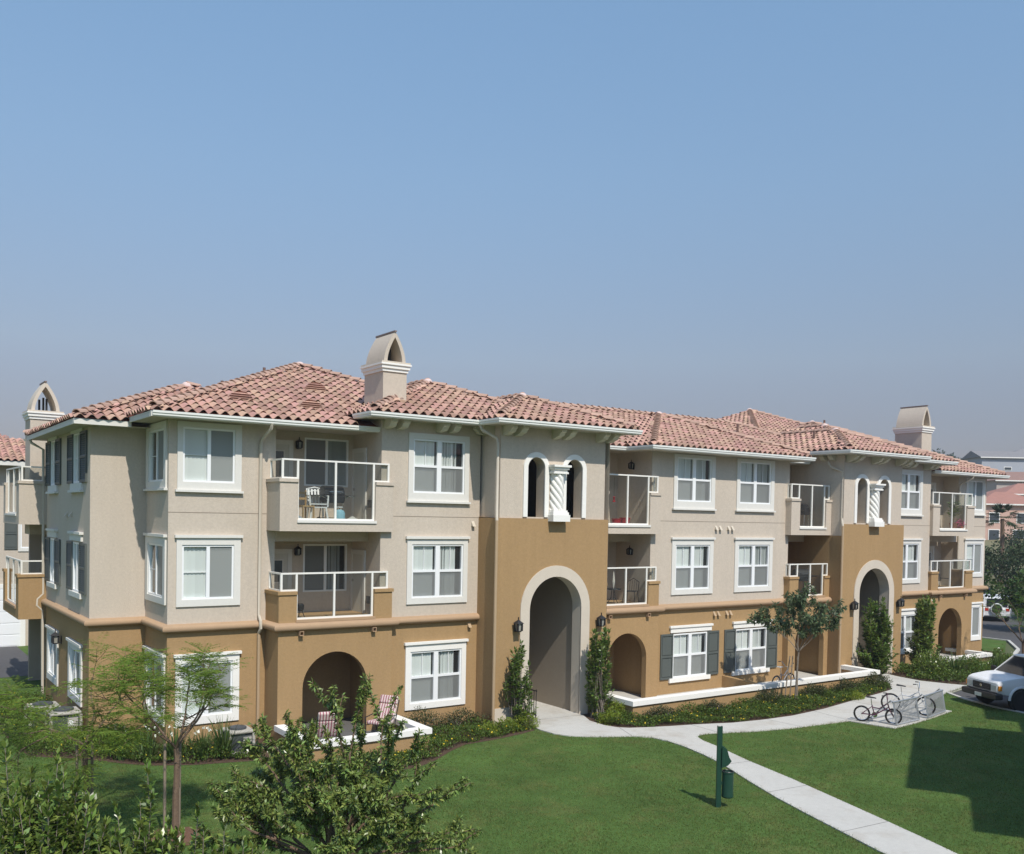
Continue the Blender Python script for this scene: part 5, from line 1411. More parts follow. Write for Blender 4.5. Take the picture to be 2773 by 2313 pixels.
MB().torus((.19, 0, .785), .118, .012, 2, 18, 6).build('bin_rim', BLACKP, bn)
MB().box(.04, .08, -.03, .03, .5, .56).build('bin_bracket', GREENP, bn)

# --- bicycles
def bicycle(label, rear, front, col, wheel=.25, big=False, group='bicycles', seatcol=None, ground=-0.272):
    rx, ry = rear; fx, fy = front; d = Vector((fx - rx, fy - ry)); WB = d.length; a = math.atan2(d.y, d.x)
    t = thing('bicycle', label, 'bicycle', (rx, ry, ground), a, group, True)
    fm = mat('bike_' + col[0], col[1], .35, spec=.5)
    w = wheel; H = w * 2
    for x in (0, WB):
        wh = MB().torus((x, 0, w), w - .022, .024, 1, 24, 6).build('wheel', RUBBER, t, True)
        MB().torus((x, 0, w), w - .052, .009, 1, 24, 5).build('rim', CHROME, wh)
        sp = MB()
        for i in range(14):
            th = 2 * math.pi * i / 14; sp.tube([(x, .012 * (-1) ** i, w), (x + (w - .055) * math.cos(th), 0, w + (w - .055) * math.sin(th))], .0022, 3, False)
        sp.tube([(x, -.045, w), (x, .045, w)], .02, 8); sp.build('spokes', CHROME, wh)
    bb = (WB * .40, w * .95); st = (WB * .30, H + .12); hd = (WB * .80, H + .14); hd0 = (WB * .845, H + .02)
    f = MB(); P = lambda q, y=0: (q[0], y, q[1])
    f.tube([P(bb), P((WB * .31, H + .05))], .017, 8); f.tube([P(bb), P(hd0)], .019, 8); f.tube([P((WB * .325, H - .02)), (WB * .55, 0, H - .05), P(hd)], .017, 8); f.tube([P(hd0), P(hd)], .02, 8)
    for y in (-.05, .05): f.tube([P(bb, y * .6), P((0, w), y)], .011, 6); f.tube([P((WB * .32, H), y * .4), P((0, w), y)], .011, 6)
    f.build('frame', fm, t, True)
    k = MB()
    for y in (-.05, .05): k.tube([P(hd0, y * .5), (WB * .9, y, w * 1.6), P((WB, w), y)], .013, 6)
    k.build('fork', fm, t, True)
    s = MB(); s.tube([P((WB * .31, H + .03)), P((st[0] - .02, st[1] + .12))], .013, 6); s.build('seat_post', CHROME, t)
    s = MB(); z = st[1] + .13; x0 = st[0] - .02
    s.add([(x0 - .13, -.075, z + .02), (x0 - .13, .075, z + .02), (x0 + .02, .05, z + .01), (x0 + .15, .018, z), (x0 + .15, -.018, z), (x0 + .02, -.05, z + .01),
           (x0 - .13, -.07, z + .06), (x0 - .13, .07, z + .06), (x0 + .02, .04, z + .045), (x0 + .15, .012, z + .03), (x0 + .15, -.012, z + .03), (x0 + .02, -.04, z + .045)],
          [(0, 1, 2, 3, 4, 5)[::-1], (6, 7, 8, 9, 10, 11)] + [(i, (i + 1) % 6, 6 + (i + 1) % 6, 6 + i) for i in range(6)])
    s.build('saddle', seatcol or BLACKP, t)
    h = MB(); hx, hz = hd[0] - .03, hd[1] + .08
    h.tube([P(hd), (hx + .02, 0, hz)], .014, 6); h.tube([(hx - .1, -.29, hz + .18), (hx + .01, -.24, hz + .19), (hx + .03, -.1, hz + .02), (hx + .03, .1, hz + .02), (hx + .01, .24, hz + .19), (hx - .1, .29, hz + .18)], .011, 6)
    h.build('handlebar', CHROME if big else fm, t, True)
    for y in (-.28, .28): MB().tube([(hx - .12, y * 1.03, hz + .18), (hx - .02, y * .93, hz + .186)], .017, 6).build('grip', BLACKP, t)
    c = MB(); c.lathe([(0, -.004), (.085, -.004), (.085, .004), (0, .004)], (bb[0], .045, bb[1]), 14, 1); c.tube([(bb[0] - .1, -.07, bb[1] - .08), (bb[0], -.06, bb[1]), (bb[0], .06, bb[1]), (bb[0] + .1, .07, bb[1] + .08)], .009, 5)
    c.build('crank', CHROME, t)
    for (x, y, z) in ((bb[0] - .1, -.12, bb[1] - .08), (bb[0] + .1, .12, bb[1] + .08)): MB().box(x - .04, x + .04, y - .045, y + .045, z - .01, z + .01).build('pedal', BLACKP, t)
    return t
bicycle('small dark purple bicycle leaning at the left end of the bike rack', (20.6, -9.42), (21.05, -10.22), ('purple', (0.10, 0.03, 0.06)), .25)
bicycle('larger white bicycle in the right half of the bike rack', (22.75, -9.0), (23.2, -9.95), ('white', (0.55, 0.56, 0.58)), .31, True)
bicycle('bicycle parked behind the low wall near the staked tree', (21.9, -5.0), (22.85, -4.85), ('grey', (0.25, 0.26, 0.28)), .31, True, ground=-.21, seatcol=WHITEP)

# --- bike rack, two grid sections
def rack(x0, y0, x1, y1, label):
    d = Vector((x1 - x0, y1 - y0)); L = d.length; a = math.atan2(d.y, d.x)
    t = thing('bike_rack', label, 'bike rack', (x0, y0, -.272), a, 'galvanised bike rack sections', True)
    f = MB(); r = .024; D = .95
    f.tube([(0, 0, .03), (L, 0, .03)], r, 8); f.tube([(0, D, .03), (L, D, .03)], r, 8); f.build('base_rail', STEEL, t, True)
    MB().tube([(-.05, .12, .70), (L + .05, .12, .70)], .028, 8).build('top_rail', STEEL, t, True)
    for x in (0, L):
        MB().tube([(x, 0, .03), (x, D, .03), (x, .2, .74), (x, .12, .70), (x, 0, .03)], .022, 8).build('end_frame', STEEL, t, True)
    n = int(L / .075)
    for i in range(1, n): MB().tube([(L * i / n, 0, .04), (L * i / n, .12, .69)], .012, 5).build('bar', STEEL, t)
rack(20.98, -10.37, 22.35, -10.27, 'left section of the galvanised bike rack holding the small bicycle')
rack(22.86, -10.25, 24.37, -9.94, 'right section of the galvanised bike rack towards the parked truck')

# --- white four wheel drive parked at the right edge
def suv():
    h = Vector((-0.93, .37)).normalized(); fa = Vector((27.25, -10.3)); c = fa - h * 1.3
    t = thing('parked_car', 'white four wheel drive car with black bumper parked at the right edge', 'car', (c.x, c.y, -.345), math.atan2(h.y, h.x), None, True)
    WP = mat('car_white', (0.78, 0.79, 0.80), .25, spec=.5); DK = BLACKP
    CG = mat('car_glass', (0.02, 0.025, 0.03), .05, spec=.8)
    W = .84
    # body shell lofted from stations (x, z_low, z_belt, half width)
    st = [(-2.1, .62, 1.02, .74), (-2.05, .5, 1.08, .8), (-1.2, .45, 1.12, W), (0.6, .45, 1.12, W), (1.0, .45, 1.14, W), (1.35, .5, 1.12, W), (1.9, .58, 1.04, .82), (2.08, .62, .99, .77), (2.13, .66, .93, .74)]
    b = MB(); vs = []; fs = []; k = 8
    for (x, z0, z1, w) in st:
        zm = (z0 + z1) / 2
        ring = [(-w * .96, z0), (-w, zm - .08), (-w, zm + .12), (-w * .93, z1 - .01), (w * .93, z1 - .01), (w, zm + .12), (w, zm - .08), (w * .96, z0)]
        vs += [(x, q[0], q[1] + (0.035 if 2 < i < 5 else 0)) for i, q in enumerate(ring)]
    for i in range(len(st) - 1):
        for j in range(k): fs.append((i * k + j, i * k + (j + 1) % k, (i + 1) * k + (j + 1) % k, (i + 1) * k + j))
    fs += [tuple(range(k)), tuple(range((len(st) - 1) * k, len(st) * k))]
    body = bevel(b.add(vs, fs).build('body', WP, t, True), .02)
    # cabin
    cb = MB(); base = [(1.02, .77), (1.02, -.77), (-2.02, -.77), (-2.02, .77)]; top = [(.32, .62), (.32, -.62), (-1.9, -.62), (-1.9, .62)]
    cb.add([(x, y, 1.13) for x, y in base] + [(x, y, 1.68) for x, y in top], [(0, 1, 5, 4), (1, 2, 6, 5), (2, 3, 7, 6), (3, 0, 4, 7)])
    cb.build('window_glass', CG, t)
    rf = MB(); rf.box(-1.95, .36, -.65, .65, 1.675, 1.74); bevel(rf.build('roof', WP, t), .03, 3)
    pl = MB()
    for (y, s) in ((.78, 1), (-.78, -1)):
        for (xa, xb) in ((1.03, .34), (.1, .02), (-.95, -.9), (-2.03, -1.92)):
            pl.add([(xa + .04, y, 1.12), (xa - .05, y, 1.12), (xb - .05, y * .81, 1.69), (xb + .04, y * .81, 1.69), (xa + .04, y * .97, 1.12), (xa - .05, y * .97, 1.12), (xb - .05, y * .78, 1.69), (xb + .04, y * .78, 1.69)], [(0, 1, 2, 3), (4, 5, 6, 7), (0, 3, 7, 4), (1, 2, 6, 5)])
    pl.build('pillar', WP, t)
    bp = MB(); bp.box(1.98, 2.27, -.84, .84, .42, .62); bevel(bp.build('bumper', DK, t), .04, 3)
    MB().box(-2.25, -2.02, -.82, .82, .45, .62).build('bumper', DK, t)
    g = MB(); g.box(2.115, 2.15, -.42, .42, .68, .9)
    gr = g.build('grille', mat('grille_dark', (.03, .03, .03), .4), t)
    for i in range(4): MB().box(2.15, 2.162, -.4, .4, .70 + i * .055, .715 + i * .055).build('grille_bar', mat('grille_bar', (.08, .08, .08), .3), gr)
    e = MB().lathe([(0, 0), (.05, 0), (.05, .012), (.04, .015), (.03, .012), (0, .012)], (2.163, 0, .8), 12, 0).build('badge', CHROME, gr)
    for s in (1, -1):
        HL = mat('headlight', (.55, .56, .55), .1, spec=.8)
        MB().box(2.10, 2.15, s * .45 if s > 0 else -.7, s * .7 if s > 0 else -.45, .72, .88).build('headlight', HL, t)
        MB().box(2.0, 2.12, min(s * .705, s * .8), max(s * .705, s * .8), .72, .88).build('indicator', mat('amber', (.75, .28, .03), .3), t)
        m = MB(); m.box(.82, .92, min(s * .86, s * 1.06), max(s * .86, s * 1.06), 1.12, 1.3); bevel(m.build('wing_mirror', DK, t), .03)
        for x in (1.3, -1.3):
            w = MB(); w.lathe([(.2, -.115), (.33, -.115), (.37, -.08), (.375, 0), (.37, .08), (.33, .115), (.2, .115)], (x, s * .76, .375), 22, 1)
            wo = w.build('wheel', RUBBER, t, True)
            rm = MB(); rm.lathe([(0, .06), (.05, .07), (.06, .04), (.16, .03), (.2, .1), (.215, .11), (.215, -.1), (0, -.1)] if s > 0 else [(0, -.06), (.05, -.07), (.06, -.04), (.16, -.03), (.2, -.1), (.215, -.11), (.215, .1), (0, .1)], (x, s * .76, .375), 16, 1)
            rm.build('rim', mat('alloy', (.55, .55, .56), .3, metal=.7), wo, True)
            fl = MB(); fl.torus((x, s * .83, .40), .43, .045, 1, 14, 6, math.pi, 0); fl.build('wheel_flare', WP, t, True)
            ah = MB(); ah.lathe([(0, -.03), (.41, -.03), (.41, .03), (0, .03)], (x, s * .815, .42), 20, 1); ah.build('wheel_arch', RUBBER, t)
    MB().box(2.272, 2.28, -.16, .16, .44, .56).build('licence_plate', mat('plate', (.7, .7, .68), .5), t)
    MB().box(-.3, -.18, .845, .86, .92, .96).build('door_handle', DK, t); MB().box(-.3, -.18, -.86, -.845, .92, .96).build('door_handle', DK, t)
suv()

# --- far parked cars
def far_car(label, x, y, a, col, L=4.4, H=1.45, van=False, spare=False):
    t = thing('parked_car', label, 'car', (x, y, -.345), a, 'cars parked in the far lot', True)
    P = mat('car_' + col[0], col[1], .3, spec=.5); CG = MATS.get('car_glass')
    h = L / 2
    pr = [(-h, .35), (h, .35), (h, .75), (h * .92, .88), (h * .5, .95), (h * .2 if not van else h * .55, H), (-h * .72 if not van else -h * .95, H), (-h * .95, .95), (-h, .8)]
    b = MB(); n = len(pr)
    b.add([(q[0], -.82, q[1]) for q in pr] + [(q[0], .82, q[1]) for q in pr], [(i, (i + 1) % n, n + (i + 1) % n, n + i) for i in range(n)] + [tuple(range(n)), tuple(range(2 * n - 1, n - 1, -1))])
    bevel(b.build('body', P, t), .06, 2)
    for s in (1, -1): MB().add([(h * .42, s * .83, .98), (-h * .85, s * .83, .98), (-h * .72, s * .83, H - .08), (h * .17 if not van else h * .48, s * .83, H - .08)], [(0, 1, 2, 3)]).build('window', CG, t)
    MB().add([(-h * .965, -.62, .98), (-h * .965, .62, .98), (-h * (.76 if not van else .965), .6, H - .1), (-h * (.76 if not van else .965), -.6, H - .1)], [(0, 1, 2, 3)]).build('rear_window', CG, t)
    for s in (1, -1):
        MB().box(-h - .02, -h + .05, s * .62 - .1, s * .62 + .1, .72, .9).build('tail_light', mat('tail_red', (.5, .02, .02), .3), t)
        for xx in (h * .62, -h * .62): MB().lathe([(0, -.1), (.28, -.1), (.31, 0), (.28, .1), (0, .1)], (xx, s * .75, .31), 14, 1).build('wheel', RUBBER, t)
    if spare: 
        MB().lathe([(0, 0), (.30, 0), (.33, -.1), (.28, -.16), (0, -.16)], (-h - .02, .05, .85), 18, 0).build('spare_wheel', RUBBER, t)
        MB().torus((-h - .1, .05, .85), .33, .05, 0, 18, 6).build('spare_cover', P, t)
ca = math.atan2(.82, -.57) + 3.0
far_car('white car with a spare wheel on its back in the far lot', 57.6, 6.6, R(40), ('white2', (.72, .72, .72)), 4.2, 1.6, True, True)
far_car('dark grey van beside the car with the spare wheel in the far lot', 60.6, 5.0, R(40), ('grey', (.10, .10, .11)), 4.6, 1.75, True)
far_car('silver van at the right edge of the far lot', 63.4, 3.4, R(40), ('silver', (.42, .43, .45)), 4.6, 1.75, True)
far_car('dark blue car behind the trees in the far lot', 66.5, 13.5, R(130), ('blue', (.05, .06, .10)), 4.4, 1.45)

# --- air conditioners
def aircon(label, x, y, w=.74, h=.72, a=0):
    t = thing('air_conditioner', label, 'air conditioner', (x, y, G0), a, 'air conditioning condensers', True)
    M_ = mat('ac_beige', (.42, .39, .34), .6, var=.05); DG = mat('ac_grille', (.07, .075, .08), .6)
    MB().box(-w / 2 - .06, w / 2 + .06, -w / 2 - .06, w / 2 + .06, -.02, .07).build('pad', CONC, t)
    MB().box(-w / 2 + .03, w / 2 - .03, -w / 2 + .03, w / 2 - .03, .07, h - .08).build('coil', DG, t)
    f = MB()
    for (sx, sy) in ((-1, -1), (1, -1), (1, 1), (-1, 1)): f.box(sx * w / 2 - .035, sx * w / 2 + .035, sy * w / 2 - .035, sy * w / 2 + .035, .07, h - .08)
    f.build('corner_post', M_, t)
    bevel(MB().box(-w / 2 - .03, w / 2 + .03, -w / 2 - .03, w / 2 + .03, h - .08, h).build('top_cover', M_, t), .03)
    MB().lathe([(0, 0), (w * .36, 0), (w * .36, .05), (w * .1, .09), (0, .09)], (0, 0, h), 16).build('fan_guard', DG, t)
    MB().box(w * .05, w * .4, -w / 2 - .045, -w / 2 - .035, .2, h - .15).build('service_panel', M_, t)
    MB().box(w * .1, w * .24, -w / 2 - .05, -w / 2 - .046, h - .35, h - .22).build('rating_label', WHITEP, t)
aircon('beige air conditioner by the end wall, the farther of two', -.85, 1.75)
aircon('beige air conditioner by the end wall, the nearer of two', -.5, .7)
aircon('low grey air conditioner beside the near patio wall', 2.95, -3.3, .62, .6)

# --- patio chairs with striped cushions
def stripe_mat():
    m = bpy.data.materials.new('striped_cushion'); m.use_nodes = True; n = m.node_tree.nodes; l = m.node_tree.links
    tc = n.new('ShaderNodeTexCoord'); w = n.new('ShaderNodeTexWave'); w.inputs['Scale'].default_value = 4.2; w.bands_direction = 'Y'; w.inputs['Distortion'].default_value = 0
    r = n.new('ShaderNodeValToRGB'); r.color_ramp.interpolation = 'CONSTANT'; r.color_ramp.elements[0].color = (.30, .10, .13, 1); r.color_ramp.elements[1].position = .38; r.color_ramp.elements[1].color = (.62, .50, .46, 1)
    l.new(tc.outputs['Object'], w.inputs['Vector']); l.new(w.outputs['Fac'], r.inputs[0]); l.new(r.outputs[0], n['Principled BSDF'].inputs['Base Color']); n['Principled BSDF'].inputs['Roughness'].default_value = .9
    return m
STR = stripe_mat()
def patio_chair(label, x, y, a):
    t = thing('patio_chair', label, 'chair', (x, y, -.2), a, 'cushioned patio chairs', True)
    fr = MB()
    for s in (-.29, .29):
        MB().tube([(.32, s, 0), (.3, s, .42), (-.25, s, .36), (-.38, s, 0)], .014, 6).build('leg', IRON, t)
        MB().tube([(-.25, s, .36), (-.5, s, 1.0)], .014, 6).build('back_frame', IRON, t)
        MB().tube([(.3, s * 1.05, .42), (.3, s * 1.08, .62), (-.1, s * 1.08, .64), (-.36, s * 1.03, .62)], .016, 6).build('armrest', IRON, t)
    def cushion(pts, th, nm):
        m = MB(); (x0, z0), (x1, z1) = pts; dx, dz = x1 - x0, z1 - z0; L = math.hypot(dx, dz); nx, nz = -dz / L, dx / L
        m.add([(x0, -.27, z0), (x0, .27, z0), (x1, .27, z1), (x1, -.27, z1), (x0 + nx * th, -.27, z0 + nz * th), (x0 + nx * th, .27, z0 + nz * th), (x1 + nx * th, .27, z1 + nz * th), (x1 + nx * th, -.27, z1 + nz * th)],
              [(0, 1, 2, 3), (7, 6, 5, 4), (0, 4, 5, 1), (1, 5, 6, 2), (2, 6, 7, 3), (3, 7, 4, 0)])
        bevel(m.build(nm, STR, t), .04, 3)
    cushion(((-.24, .40), (.33, .45)), .1, 'seat_cushion'); cushion(((-.47, .86), (-.24, .42)), .1, 'back_cushion'); cushion(((-.57, 1.08), (-.475, .87)), .11, 'head_cushion')
patio_chair('patio chair with striped cushions facing left beside the near arch', 6.55, -4.3, R(215))
patio_chair('low patio chair with striped cushions at the left of the near patio', 4.75, -4.75, R(75))

# --- balcony things
def grill(label, x, y, z, a=0, s=1.0):
    t = thing('barbecue_grill', label, 'grill', (x, y, z), a, 'black barbecue grills', True)
    b = MB(); prof = [(-.30, .62), (-.27, .55), (.27, .55), (.30, .62), (.30, .76), (-.30, .76)]
    b.prism(prof, -.24, .24, 1); bevel(b.build('fire_box', BLACKP, t), .02)
    l = MB(); n = 7; pts = [(-.24 * math.cos(math.pi * i / n), .765 + .27 * math.sin(math.pi * i / n)) for i in range(n + 1)]
    l.prism(pts, -.30, .30, 0); bevel(l.build('lid', BLACKP, t), .02)
    MB().tube([(-.2, -.26, .86), (-.2, -.3, .86), (.2, -.3, .86), (.2, -.26, .86)], .012, 6).build('lid_handle', CHROME, t)
    for sx in (-1, 1):
        MB().tube([(sx * .3, -.2, .70), (sx * .42, -.2, .74), (sx * .62, -.2, .74)], .014, 6).build('shelf_arm', CHROME, t)
        MB().box(min(sx * .33, sx * .62), max(sx * .33, sx * .62), -.22, .22, .745, .765).build('side_shelf', BLACKP, t)
        for sy in (-.2, .2): MB().tube([(sx * .24, sy, .55), (sx * .28, sy, .06)], .014, 6).build('leg', CHROME if sy < 0 else BLACKP, t)
        MB().torus((sx * .3, .2, .075), .06, .018, 1, 12, 6).build('wheel', RUBBER, t)
    MB().box(-.28, .28, -.2, .2, .12, .135).build('lower_shelf', BLACKP, t)
grill('black barbecue grill with lid and side shelves on the top left balcony', 5.9, -2.35, 5.64)
grill('black barbecue grill on the top balcony left of the far tower', 26.1, -2.6, 5.64, R(20))
grill('black barbecue grill on the middle balcony left of the far tower', 26.0, -2.75, 3.0, R(-15))
def resin_chair(label, x, y, z, a):
    t = thing('plastic_chair', label, 'chair', (x, y, z), a, None, True)
    for k in range(2):
        dz = k * .09
        MB().box(-.22, .22, -.22, .22, .40 + dz, .43 + dz).build('seat', WHITEP, t)
        for i in range(5): MB().add([(-.2 + i * .09, .2, .45 + dz), (-.15 + i * .09, .2, .45 + dz), (-.15 + i * .09, .32, .84 + dz), (-.2 + i * .09, .32, .84 + dz)], [(0, 1, 2, 3)]).build('back_slat', WHITEP, t)
        MB().tube([(-.24, .2, .45 + dz), (-.23, .32, .84 + dz), (0, .34, .89 + dz), (.23, .32, .84 + dz), (.24, .2, .45 + dz)], .022, 6).build('back_frame', WHITEP, t)
        for s in (-1, 1): MB().tube([(s * .24, -.22, .42 + dz), (s * .26, -.22, .64 + dz), (s * .25, .26, .66 + dz)], .022, 6).build('armrest', WHITEP, t)
    for (sx, sy) in ((-1, -1), (1, -1), (1, 1), (-1, 1)): MB().tube([(sx * .2, sy * .2, .42), (sx * .25, sy * .27, 0)], .026, 6).build('leg', WHITEP, t)
resin_chair('stack of two white plastic chairs on the top left balcony', 5.42, -2.45, 5.64, R(-10))
t = thing('wooden_chair', 'light wooden chair at the left of the top left balcony', 'chair', (4.98, -2.6, 5.64), R(15), None, True)
WDL = mat('light_wood', (.50, .33, .16), .5, var=.1, vscale=20)
MB().box(-.2, .2, -.2, .2, .42, .46).build('seat', WDL, t)
for (sx, sy) in ((-1, -1), (1, -1), (1, 1), (-1, 1)): MB().box(sx * .18 - .018, sx * .18 + .018, sy * .18 - .018, sy * .18 + .018, 0, .42 if sy < 0 else .88).build('leg', WDL, t)
for z in (.62, .78): MB().box(-.16, .16, .17, .19, z, z + .06).build('back_slat', WDL, t)
t = thing('gas_bottle', 'pale blue gas bottle under the grill on the top left balcony', 'gas bottle', (6.0, -2.66, 5.64), 0, None, True)
MB().lathe([(.12, 0), (.12, .03), (.15, .05), (.155, .12), (.155, .26), (.13, .33), (.05, .37), (0, .37)], (0, 0, 0), 16).build('tank', mat('pale_blue', (.30, .55, .65), .4), t, True)
MB().torus((0, 0, .43), .08, .016, 2, 14, 6).build('collar', WHITEP, t); MB().lathe([(.025, .36), (.025, .46), (0, .46)], (0, 0, 0), 8).build('valve', CHROME, t)
for (x, y, c, lab) in ((6.35, -2.75, (.55, .52, .46), 'crumpled pale bag on the floor right of the gas bottle'), (4.72, -2.8, (.30, .33, .36), 'grey bundle in the left corner of the top left balcony')):
    rgb = np.random.default_rng(int(x * 10)); V = unit(rgb.normal(0, 1, (60, 3)))
    m = MB(); n = 8; vs = []; fs = []
    for i in range(5):
        for j in range(n): 
            rr = (.16, .2, .17, .1, .02)[i] * rgb.uniform(.8, 1.2); vs.append((x + rr * math.cos(j * 6.283 / n), y + rr * .8 * math.sin(j * 6.283 / n), 5.645 + i * .045))
    for i in range(4):
        for j in range(n): fs.append((i * n + j, i * n + (j + 1) % n, (i + 1) * n + (j + 1) % n, (i + 1) * n + j))
    o = m.add(vs, fs + [tuple(range(4 * n, 5 * n))]).build('cloth_bag', mat('bag_%d' % int(x * 10), c, .9), None, True); props(o, lab, 'bag')
t = thing('camp_stand', 'small black plant stand at the left of the middle left balcony', 'stand', (4.9, -2.6, 3.0), 0, None, True)
for (dx, dy) in ((-.1, -.1), (.1, -.1), (0, .12)): MB().tube([(dx, dy, 0), (dx * .3, dy * .3, .22)], .012, 5).build('leg', IRON, t)
MB().lathe([(.06, .2), (.1, .24), (.11, .36), (.07, .4), (0, .4)], (0, 0, 0), 10).build('pot', IRON, t, True)
def potted(label, x, y, z, r, h, mt, cat='pot'):
    t = thing('plant_pot', label, cat, (x, y, z), 0, None, True)
    MB().lathe([(r * .75, 0), (r, h * .9), (r * 1.08, h * .92), (r * 1.08, h), (r * .95, h), (r * .9, h * .85), (0, h * .85)], (0, 0, 0), 16).build('pot', mt, t, True)
    return t
REDP = mat('red_plastic', (.45, .015, .02), .35, spec=.5)
potted('red plastic pot, left of two on the top middle balcony', 15.95, -3.0, 5.64, .16, .26, REDP)
potted('red plastic pot, right of two on the top middle balcony', 16.28, -3.05, 5.64, .18, .3, REDP)
t = thing('bird_feeder', 'small red feeder hanging on the top middle balcony', 'feeder', (15.78, -3.05, 6.45), 0, None, True)
MB().lathe([(.0, 0), (.06, .01), (.06, .03), (.03, .05), (.035, .15), (.05, .17), (0, .2)], (0, 0, 0), 10).build('bottle', REDP, t, True); MB().tube([(0, 0, .2), (0, 0, .85)], .004, 4).build('hook', IRON, t)
def bistro():
    t = thing('patio_table', 'black round table with folded white parasol on the middle balcony', 'table', (16.1, -2.75, 3.0), 0, None, True)
    MB().lathe([(0, .48), (.26, .48), (.27, .5), (.26, .52), (0, .52)], (0, 0, 0), 18).build('table_top', IRON, t)
    for i in range(3):
        a = i * 2.09; MB().tube([(.05 * math.cos(a), .05 * math.sin(a), .48), (.08 * math.cos(a), .08 * math.sin(a), .2), (.22 * math.cos(a), .22 * math.sin(a), 0)], .012, 5).build('leg', IRON, t)
    MB().lathe([(.012, .52), (.03, .6), (.05, .75), (.03, .95), (.01, 1.08), (0, 1.1)], (0, 0, 0), 8).build('folded_parasol', mat('canvas_white', (.6, .58, .52), .9), t)
bistro()
def iron_chair(label, x, y, z, a):
    t = thing('metal_chair', label, 'chair', (x, y, z), a, None, True)
    MB().box(-.2, .2, -.2, .2, .40, .42).build('seat', IRON, t)
    for (sx, sy) in ((-1, -1), (1, -1), (1, 1), (-1, 1)): MB().tube([(sx * .18, sy * .18, .4), (sx * .22, sy * .24, 0)], .012, 5).build('leg', IRON, t)
    m = MB(); m.tube([(-.2, .2, .42), (-.2, .28, .72), (0, .3, .84), (.2, .28, .72), (.2, .2, .42)], .014, 6); m.build('back_frame', IRON, t)
    for i in range(4): MB().tube([(-.12 + i * .08, .21, .42), (-.12 + i * .08, .29, .78)], .008, 4).build('back_bar', IRON, t)
iron_chair('black metal chair right of the round table on the middle balcony', 16.85, -2.8, 3.0, R(-60))
iron_chair('dark chair on the middle balcony at the far right', 36.7, -2.5, 3.0, R(30))
t = potted('potted palm with long green leaves on the top far right balcony', 36.85, -2.75, 5.64, .18, .35, mat('terracotta', (.30, .13, .08), .8), 'plant')
rgp = np.random.default_rng(8); pv = []; pd = []
for i in range(160):
    a = rgp.uniform(0, 6.28); z = rgp.uniform(.6, 1.35); pv.append((rgp.normal(0, .06), rgp.normal(0, .06), z)); pd.append((math.cos(a), math.sin(a), rgp.uniform(.1, 1.0)))
V, F = leafset(np.array(pv), np.array(pd), .32, .04, rgp); npobj('leaves', V, F, L_MID, t); MB().tube([(0, 0, .3), (.02, 0, 1.2)], .02, 5).build('stem', BARK, t)
t = potted('pot of pink flowers on the top far right balcony', 37.0, -3.0, 5.64, .14, .2, mat('terracotta', (.30, .13, .08), .8), 'plant')
V, F = leafset(rgp.normal(0, .09, (90, 3)) + np.array([0, 0, .32]), rgp.normal(0, 1, (90, 3)), .07, .05, rgp); npobj('flowers', V, F, FLP, t)

# --- black iron gate leaf in the near archway
t = thing('iron_gate', 'black iron gate leaf standing open in the near archway', 'gate', (11.9, -4.15, -.272), 0, None, True)
for z in (.12, .86): MB().box(-.015, .015, 0, .95, z, z + .03).build('gate_rail', IRON, t)
for i in range(9): MB().box(-.009, .009, .02 + i * .113, .038 + i * .113, .0 if i in (0, 8) else .12, .92 if i in (0, 8) else .87).build('gate_bar', IRON, t)

# ================================================================ surroundings
# --- rear wing building at the left edge
NB = thing('neighbour_building', 'beige stucco neighbour building with tile roof and white garage door at the left edge', 'building', (-2.0, 24.0, G0))
w = MB(); w.box(-14, 3.2, 20.2, 34, -.36, 7.85); w.build('wall', UP, NB)
w = MB(); w.box(-14.05, 3.25, 20.15, 34.05, -.36, 2.7); w.build('lower_wall', UP, NB)
g = MB(FY(20.15)); 
go = MB(FY(20.15)).box(-2.4, 1.0, .003, .05, -.3, 2.3).build('garage_door', VINYL, NB)
for i in range(5): MB(FY(20.15)).box(-2.35, .95, .05, .065, -.25 + i * .51, .2 + i * .51).build('door_panel', VINYL, go)
t = MB(FY(20.15)); t.box(-2.6, -2.4, .003, .07, -.3, 2.5); t.box(1.0, 1.2, .003, .07, -.3, 2.5); t.box(-2.4, 1.0, .003, .07, 2.3, 2.5); t.build('door_trim', TRIMW, go)
window(FY(20.2), None, 1.0, 2.1, 4.1, 5.4, 'slider', (.9, 2.2, 3.95, 5.55), 'top', ('sheet', 'sheet'), NB)
shutter(FY(20.2), .35, .88, 4.05, 5.45, False, NB)
K2 = .385; X0, X1, Ya, Yb, zz = -14.7, 3.9, 19.5, 34.7, 7.95; tt = (Yb - Ya) / 2
rd = MB(); rd.add([(X0, Ya, zz), (X1, Ya, zz), (X1, Yb, zz), (X0, Yb, zz), (X0 + tt, Ya + tt, zz + K2 * tt), (X1 - tt, Ya + tt, zz + K2 * tt)], [(0, 1, 5, 4), (1, 2, 5), (2, 3, 4, 5), (3, 0, 4)])
NR = rd.build('roof', DECK, NB)
nm_ = []
for iv in range(int(tt * nrm / TE) + 1):
    h0 = iv * TE / nrm - .03; h = h0 + .12
    for iu in range(int((X1 - X0) / TW)):
        u = (iu + .5) * TW
        if h > u + .1 or h > (X1 - X0) - u + .1 or X0 + u < -6: continue
        nm_.append((X0 + u, Ya + h0, zz + K2 * h0 + .013))
V = (TV @ np.array([[1, 0, 0], [0, 1 / nrm, K2 / nrm], [0, -K2 / nrm, 1 / nrm]]))[None] + np.array(nm_)[:, None, :]
F = TF[None] + (np.arange(len(nm_)) * len(TV))[:, None, None]
o = npobj('roof_tile_field', V.reshape(-1, 3), F.reshape(-1, 4), TILE, NR, True); o['kind'] = 'stuff'
